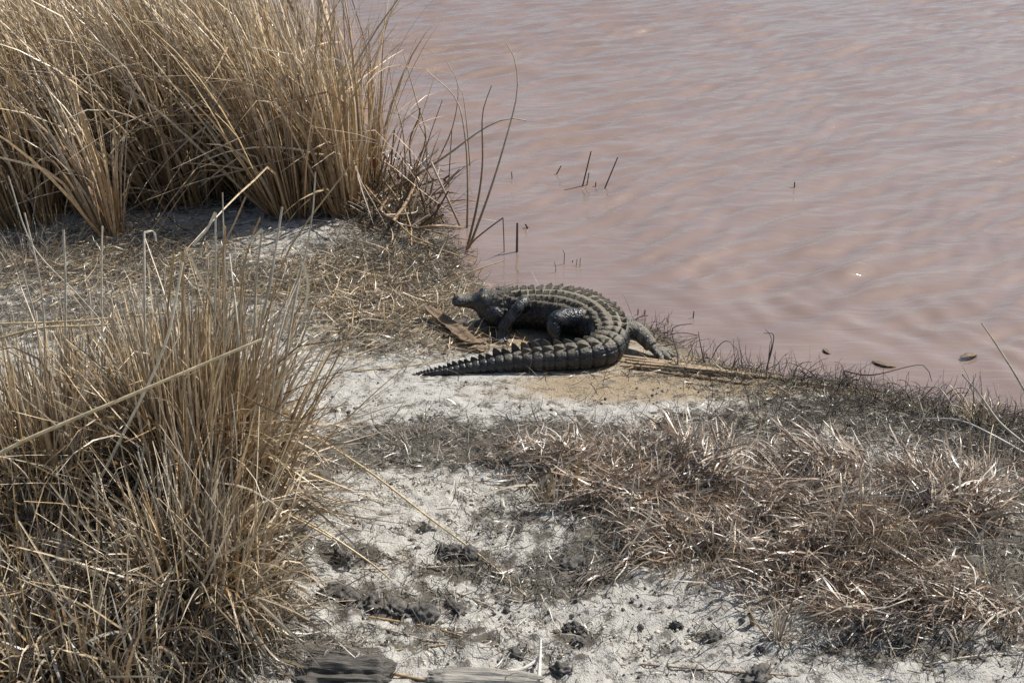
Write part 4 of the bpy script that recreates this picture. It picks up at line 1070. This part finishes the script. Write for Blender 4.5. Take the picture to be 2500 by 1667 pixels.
def gstick(pts, r, c, label, group=None, lift=.008, name='straw_stalk', cat='stalk', r1=None, k=12, mat=None, c2=None):
    P = [gp(x, y, lift + h) for x, y, h in [(q + (0,))[:3] for q in pts]]
    if len(P) == 2: P.insert(1, (P[0] + P[1]) / 2)
    return stick(name, P, r, r1 or r * .7, c, label, cat, group, k=k, mat=mat, c2=c2)
gstick([(1085, 700, .02), (1110, 685, .06), (1160, 660, .11), (1230, 636, .16)], .0048, ST, 'pale stalk rising from the straw over the muzzle of the alligator', r1=.0024)
gstick([(870, 540, .0), (960, 575, .02), (1060, 605, .03), (1120, 625, .03)], .0065, SO, 'long tan cane lying towards the root of the bending reeds')
gstick([(825, 613), (980, 625), (1150, 660)], .0042, ST, 'long straight straw lying across the bank behind the muzzle')
gstick([(940, 600), (1000, 610), (1100, 632)], .0040, SO, 'brown straw lying just below the tan cane')
gstick([(830, 735), (960, 728), (1030, 725)], .0032, ST, 'thin straw lying crosswise in the litter before the muzzle')
gstick([(860, 905), (980, 895), (1090, 878)], .0030, ST, 'thin straw lying beside the tip of the tail')
gstick([(890, 610, .0), (893, 570, .10), (888, 535, .22)], .0034, WS, 'short pale stalk standing on the bank behind the fallen straw')
gstick([(1170, 690, .0), (1168, 672, .05), (1178, 655, .1)], .0028, WS, 'pale stub standing behind the head of the alligator')
gstick([(745, 1050, .22), (900, 1150, .14), (1050, 1265, .06), (1180, 1362, .015), (1290, 1460, .006)], .0048, ST, 'long slanting straw stalk fallen from the tussock onto the sand', r1=.0022, k=18)
gstick([(690, 1245, .20), (780, 1290, .12), (900, 1370, .03), (960, 1420, .006)], .0042, ST, 'second slanting straw stalk fallen from the tussock, shorter and lower', k=14)
gstick([(700, 1175, .10), (760, 1232, .01)], .0040, ST, 'short straw stub jutting from the tussock onto the sand')
gstick([(880, 1388), (1050, 1384), (1200, 1378)], .0036, (.52, .44, .36), 'straight pale stalk lying level beside the round mud clod')
gstick([(900, 1505), (1050, 1530), (1150, 1560)], .0040, SO, 'tan stalk lying below the chain of mud clods')
gstick([(935, 1590), (1060, 1575), (1200, 1563)], .0034, ST, 'straw lying above the grey driftwood')
gstick([(900, 1520), (1010, 1555), (1100, 1570)], .0046, SG, 'grey stalk lying alongside the tan one below the clods')
gstick([(1100, 1440), (1150, 1460), (1210, 1485)], .0040, SG, 'grey stalk lying on bare sand above the pebbles')
gstick([(945, 1640), (1000, 1652), (1070, 1666)], .0055, SO, 'thick tan stalk between the rotten log and the driftwood')
gstick([(1560, 1620), (1750, 1636), (1960, 1650)], .0028, MB, 'long thin brown stalk lying on the sand below the small rock')
gstick([(1590, 1007), (1680, 1012), (1765, 1020)], .0040, (.17, .13, .09), 'dark straight stick lying on the tan sand of the bank')
gstick([(1065, 1235, .0), (1100, 1205, .02), (1110, 1170, .05)], .0036, WS, 'bleached curled blade lying at the edge of the thatch')
gstick([(1520, 1360, .02), (1560, 1300, .08), (1592, 1245, .14)], .0036, WS, 'pale dead stalk leaning up from the sand edge of the mat')
gstick([(1530, 1300, .02), (1540, 1220, .13), (1550, 1155, .22)], .0032, WS, 'pale dead stalk standing upright in the matted grass')
gstick([(2255, 1622), (2380, 1600), (2500, 1592)], .0034, WS, 'thin bleached stalk lying across the sand at the end of the mat')
gstick([(2320, 1615, .0), (2328, 1560, .07)], .0036, WS, 'short bleached peg of straw standing on the sand')
gstick([(2500, 1105, .02), (2420, 1060, .08), (2340, 1025, .10), (2250, 1022, .06)], .0052, (.46, .44, .40), 'curved grey reed blade arching over the root fringe', r1=.002)
gstick([(2510, 1090, .03), (2440, 1030, .10), (2390, 960, .20), (2350, 915, .28)], .0050, SG, 'pale reed stem leaning out towards the water over the roots', r1=.003)
gstick([(2520, 985, .10), (2470, 900, .28), (2425, 830, .40), (2397, 790, .48)], .0050, SG, 'tall pale reed tip leaning out over the water by the roots', r1=.0024)
gstick([(2250, 975, .0), (2290, 945, .10), (2350, 1030, .0)], .0030, SG, 'bent straw folded like a tent over the roots')
gstick([(2240, 965, .08), (2258, 1020, .01)], .0030, WS, 'short straw leaning against the folded tent shaped straw')
# dark hooked roots along the bank, each a twig of its own
GRT = 'dark hooked roots along the waterline'; LRT = 'thin dark hooked root standing up along the waterline'
for i in range(46):
    t = U(0, 1) ** .9
    px = lerp(1660, 2480, t); py = np.interp(px, [1660, 1900, 2200, 2500], [862, 918, 985, 1030]) + U(-6, 34)
    c = gp(px, py, -.01); n = 1
    P = grow(np.array([c]), np.array([U(.08, .24)]), np.array([U(0, 2 * PI)]), np.array([U(.0, .7)]), np.array([U(.6, 2.6)]), 1.8, 10, wob=.8)[0]
    stick('root', P, .0026, .0011, PAL_ROOT[rng.integers(0, 4)], LRT, 'root', GRT, k=12, mat=M_ROOT, sides=5)
for pts, lab in [([(1650, 905, 0), (1655, 870, .06), (1640, 810, .14), (1655, 795, .17), (1690, 790, .18)], 'forked dark twig standing by the hind foot'),
                 ([(1870, 905, 0), (1885, 850, .10), (1888, 815, .16), (1865, 812, .17)], 'tall root with a hooked tip above the cane ends'),
                 ([(1720, 885, 0), (1710, 840, .09), (1705, 810, .13)], 'thin straight root beside the split canes'),
                 ([(1600, 830, .01), (1660, 812, .03), (1720, 822, .02)], 'dark root lying beyond the hind foot'),
                 ([(1600, 850, .01), (1660, 835, .03), (1712, 820, .02)], 'thick dark root lying just beside the toes'),
                 ([(2060, 905, .02), (2130, 915, .06), (2250, 890, .12), (2275, 930, .06)], 'long arching root over the waterline'),
                 ([(330, 590, 0), (290, 560, .06), (320, 520, .10), (360, 555, .05), (390, 600, .01)], 'dark curly root looping beside the fan shaped clump'),
                 ([(430, 580, 0), (380, 540, .07), (350, 500, .10), (310, 520, .06)], 'dark curly root under the edge of the reed stand'),
                 ([(470, 620, 0), (500, 590, .03), (440, 555, .05), (400, 520, .06)], 'dark curly root lying on the shaded sand')]:
    gstick(pts, .0034, (.05, .042, .034), lab, None, .004, 'root', 'root', .0016, 14, M_ROOT)

# ------------------------------------------------------------------ clods, stones, driftwood
from mathutils import noise as mnoise
def blob_mesh(name, sub, sc, rough, freq, seed, mat, ridge=False):
    bm_v, bm_f = ICO[sub]
    v = np.array(bm_v)
    off_ = Vector((seed * 3.1, seed * 1.7, seed * .9))
    r = np.array([1 + rough * (mnoise.fractal(Vector(p) * freq + off_, .75, 2.1, 6)) for p in v])
    v = v * r[:, None] * np.array(sc)
    return mesh_np(name, v, np.array(bm_f), None, mat, True, tri=True)
import bmesh
ICO = {}
for sb in (1, 2, 3, 4):
    bm = bmesh.new(); bmesh.ops.create_icosphere(bm, subdivisions=sb, radius=1)
    ICO[sb] = ([tuple(v.co) for v in bm.verts], [[v.index for v in f.verts] for f in bm.faces]); bm.free()
def clod(px, py, rx, ry, rz, label, name='mud_clod', mat=M_MUD, cat='clod', group=None, rough=.62, freq=2.2, rot=None, sub=4, sink=.5):
    c = gp(px, py); o = add(name, blob_mesh(name, sub, (rx, ry, rz), rough, freq, U(0, 50), mat), None, label, cat, group, None, (c[0], c[1], c[2] + rz * (1 - sink) - .002))
    o.rotation_euler = (0, 0, U(0, 6.28) if rot is None else rot); return o
clod(1148, 1362, .036, .030, .030, 'round dark mud clod sitting at the end of the pale stalk', rough=.25)
clod(1100, 1352, .045, .03, .022, 'crumbly dark mud clod touching the round one')
clod(835, 1375, .035, .025, .032, 'upright dark mud lump next to the tussock')
for px, py, rx in [(815, 1452, .045), (860, 1468, .05), (915, 1478, .04), (965, 1492, .05), (1010, 1500, .04)]:
    clod(px, py, rx, rx * .7, .022, 'dark crumbly clod in the chain of dried mud on the sand', group='chain of mud clods')
clod(1040, 1512, .042, .030, .034, 'largest grey clod at the end of the mud chain', rough=.35)
clod(1110, 1490, .022, .055, .018, 'dark fibrous root mass lying by the largest clod', mat=M_ROT, rot=.5, freq=4)
clod(790, 1180, .06, .03, .022, 'dark soil hump overlain with thatch beside the tussock')
clod(1405, 1540, .030, .020, .018, 'flat dark clod in the middle of the pebbly sand')
clod(1412, 1572, .022, .018, .016, 'smaller dark clod just below the flat one')
clod(1260, 1600, .028, .018, .014, 'dark flake of mud near the bleached twig')
clod(1395, 1388, .05, .035, .024, 'dark humus lump in the thin grass beyond the sand')
clod(1370, 1640, .03, .02, .02, 'dark clod at the end of the driftwood')
clod(1050, 1290, .030, .024, .022, 'pale beige rock half sunk in the white sand', 'rock', M_ROCK, 'rock', rough=.4)
clod(1738, 1560, .026, .020, .022, 'small angular dark rock on the white sand', 'rock', M_MUD, 'rock', rough=.3)
clod(1757, 1552, .012, .010, .012, 'small dark chip leaning on the angular rock', 'rock', M_MUD, 'rock', rough=.3)
clod(1650, 1530, .020, .010, .014, 'small dark crumb pile of bark on white sand', 'bark_chip', M_ROT, 'chip', rough=.6, freq=3)
clod(1850, 1655, .05, .03, .02, 'low dark clod at the sandy foot of the mat')
GC = 'small mud crumbs on the sand'
for i in range(70):
    px, py = random.choice([(U(700, 1450), U(1180, 1400)), (U(720, 1500), U(1440, 1660)), (U(1400, 1900), U(1440, 1660)), (U(720, 1100), U(960, 1040))])
    r = U(.005, .013); clod(px, py, r, r * U(.6, 1), r * U(.5, .9), 'small dark mud crumb lying loose on the pale sand', 'mud_crumb', M_MUD, 'crumb', GC, sub=2, rough=.5)
GPB = 'loose pebbles on the sand'
for i in range(60):
    px, py = random.choice([(U(720, 1250), U(1190, 1340)), (U(780, 1400), U(1430, 1650)), (U(1380, 1700), U(1540, 1640))])
    r = U(.0045, .0085); clod(px, py, r * 1.2, r, r * .8, 'small rounded cream pebble on the pale sand', 'pebble', M_PEBBLE, 'pebble', GPB, sub=2, rough=.12, freq=.9)
clod(826, 1003, .014, .010, .009, 'pale yellow pebble on the sand near the tail tip', 'pebble', M_PEBBLE, 'pebble', sub=2, rough=.12)
# gravel and crumbs too small to count
def gravel(name, n, dens, rr, mat, label, cat):
    x, y = scatter(n, dens, -1.3, 1.5, 3.2, 5.3, .05)
    bv, bf = ICO[1]; bv = np.array(bv); bf = np.array(bf)
    r = rr[0] * (rr[1] / rr[0]) ** (U(0, 1, n) ** 2.2)
    z = gz_base(x, y) + r * .3
    sc_ = r[:, None, None] * U(.65, 1.2, (n, 1, 3))
    a_ = U(0, 2 * PI, n); ca_, sa_ = np.cos(a_)[:, None], np.sin(a_)[:, None]
    v = bv[None] * (1 + rng.normal(0, .12, (n, len(bv), 1))) * sc_
    v = np.stack([v[..., 0] * ca_ - v[..., 1] * sa_, v[..., 0] * sa_ + v[..., 1] * ca_, v[..., 2]], -1) + np.stack([x, y, z], -1)[:, None]
    f = bf[None] + (np.arange(n) * len(bv))[:, None, None]
    add(name, mesh_np(name, v.reshape(-1, 3), f.reshape(-1, 3), None, mat, True, tri=True), kind='stuff', label=label, cat=cat)
Z_PEB = [Blob(*a_) for a_ in [(900, 1220, 220, 70), (1150, 1230, 180, 60, .7), (1000, 1450, 320, 50, .7), (1150, 1560, 350, 60), (1550, 1590, 250, 60, .6), (850, 990, 180, 40, .25)]]
gravel('gravel', 5200, lambda x, y: zone(Z_PEB, x, y) + .03, (.0016, .0060), M_PEBBLE, 'fine pale gravel strewn on the white sand', 'gravel')
gravel('soil_crumbs', 9000, lambda x, y: (zone(Z_ORG, x, y) * .8 + .16) * smooth(.35, .65, fbm(x * 6, y * 6, 51, 3)), (.0016, .0075), M_MUD, 'fine dark soil crumbs sprinkled over the sand', 'soil')

def log_mesh(name, L, ry, rz, mat, seed, groove=.12, rough=.1, k=60, sides=40):
    r = np.random.default_rng(seed)
    x = np.linspace(-.5, .5, k) * L; a_ = np.linspace(0, 2 * PI, sides, endpoint=False)
    gr = np.array([fbm(np.array([math.cos(t) * 4 + 9.]), np.array([math.sin(t) * 4 + 3.]), seed, 3)[0] for t in a_])
    fib = fbm(np.repeat(x[:, None] * 5, sides, 1), np.repeat(a_[None] * 5, k, 0), seed + 1, 4)
    big = fbm(np.repeat(x[:, None] * 9, sides, 1), np.cos(a_)[None] * 2 + np.sin(a_)[None] + 0 * x[:, None], seed + 2, 3)
    cut = np.maximum(np.sin(a_[None] * 7 + x[:, None] * 3 + 3 * fib) - .8, 0) * 5
    R = 1 + groove * (gr[None] - .5) * 2 + rough * (fib - .5) * 2 + rough * (big - .5) * 2 - groove * .8 * cut.clip(0, 1)
    xo = x[:, None] + (np.abs(x[:, None]) > L * .42) * (gr[None] - .5) * L * .22 * np.sign(x[:, None])
    R = R * (1 - .35 * smooth(.36, .5, np.abs(x[:, None] / L + .06 * (big - .5))) * (.4 + 1.2 * fib))
    V = np.stack([xo + 0 * R, R * ry * np.cos(a_)[None], R * rz * np.sin(a_)[None]], -1)
    idx = np.arange(k * sides).reshape(k, sides); i2 = np.roll(idx, -1, 1)
    Q = np.stack([idx[:-1], i2[:-1], i2[1:], idx[1:]], -1).reshape(-1, 4)
    V = V.reshape(-1, 3); c0 = len(V)
    V = np.concatenate([V, [[x[0] * .96, 0, 0], [x[-1] * .96, 0, 0]]])
    caps = [(idx[0, (j + 1) % sides], idx[0, j], c0, c0) for j in range(sides)] + [(idx[-1, j], idx[-1, (j + 1) % sides], c0 + 1, c0 + 1) for j in range(sides)]
    me = bpy.data.meshes.new(name)
    me.from_pydata([tuple(v) for v in V], [], [tuple(int(i) for i in q) for q in Q] + [tuple(int(i) for i in q[:3]) for q in caps])
    me.materials.append(mat); me.update(); return me
c = gp(1185, 1672); o = add('driftwood', log_mesh('driftwood', .30, .040, .026, M_WOOD, 3, .22, .22), None, 'split grey driftwood log lying on the sand', 'driftwood', None, None, (c[0], c[1], c[2] + .012)); o.rotation_euler = (0.1, 0, -.06)
c = gp(845, 1662); o = add('rotten_log', log_mesh('rotten_log', .26, .075, .045, M_ROT, 8, .28, .5), None, 'dark rotten log half buried beside the tussock foot', 'log', None, None, (c[0], c[1], c[2] + .008)); o.rotation_euler = (0, 0, -.05)
c = gp(805, 1600); o = add('rotten_log', log_mesh('rotten_log', .16, .035, .020, M_ROT, 12, .2, .3), None, 'small dark slab of rotten wood above the larger rotten log', 'log', None, None, (c[0], c[1], c[2] + .004)); o.rotation_euler = (0, 0, -.2)
c = gp(1305, 1306); o = add('wood_block', log_mesh('wood_block', .036, .014, .011, M_WOOD, 15, .05, .04, 20, 24), None, 'short cut block of pale grey wood on the sand', 'wood block', None, None, (c[0], c[1], c[2] + .008)); o.rotation_euler = (0, 0, .05)
c = gp(1836, 1528); o = stick('peg', [gp(1838, 1530, -.01), at(1835, 1512, c[1]), at(1829, 1496, c[1])], .0085, .006, (.14, .115, .085), 'short wooden peg standing in the white sand', 'peg', k=10, wob=.0012, sides=8)
bt = root('bleached_twig', gp(1320, 1600), 'forked bleached white twig lying by the driftwood', 'twig')
ct = gp(1320, 1600)
for pts, r in [([(1315, 1665, .01), (1318, 1610, .03), (1320, 1560, .06)], .0065), ([(1240, 1640, .01), (1280, 1630, .014), (1325, 1600, .025)], .0068)]:
    P = polyline([gp(x, y, .006 + h) - ct for x, y, h in pts], 12)
    V, Q, C = tubes(P[None], (r * np.linspace(1, .6, 12))[None], np.ones((1, 12, 3)), 8)
    add('branch', mesh_np('branch', V, Q, C, M_BLEACH, True), bt)
tuft(850, 1590, 26, .03, .05, 'tiny dark red seedling plant near the rotten log', pal=np.array([(.20, .045, .03), (.14, .04, .03), (.10, .05, .035), (.16, .05, .04), (.2, .08, .05)]), nst=2, wmax=.002, name='red_seedling')
tuft(990, 1378, 40, .05, .07, 'brown flattened leaf tuft beside the crumbly clod', pal=PAL_RUSSET * .6, nst=2, lean=PI, amt=.5)
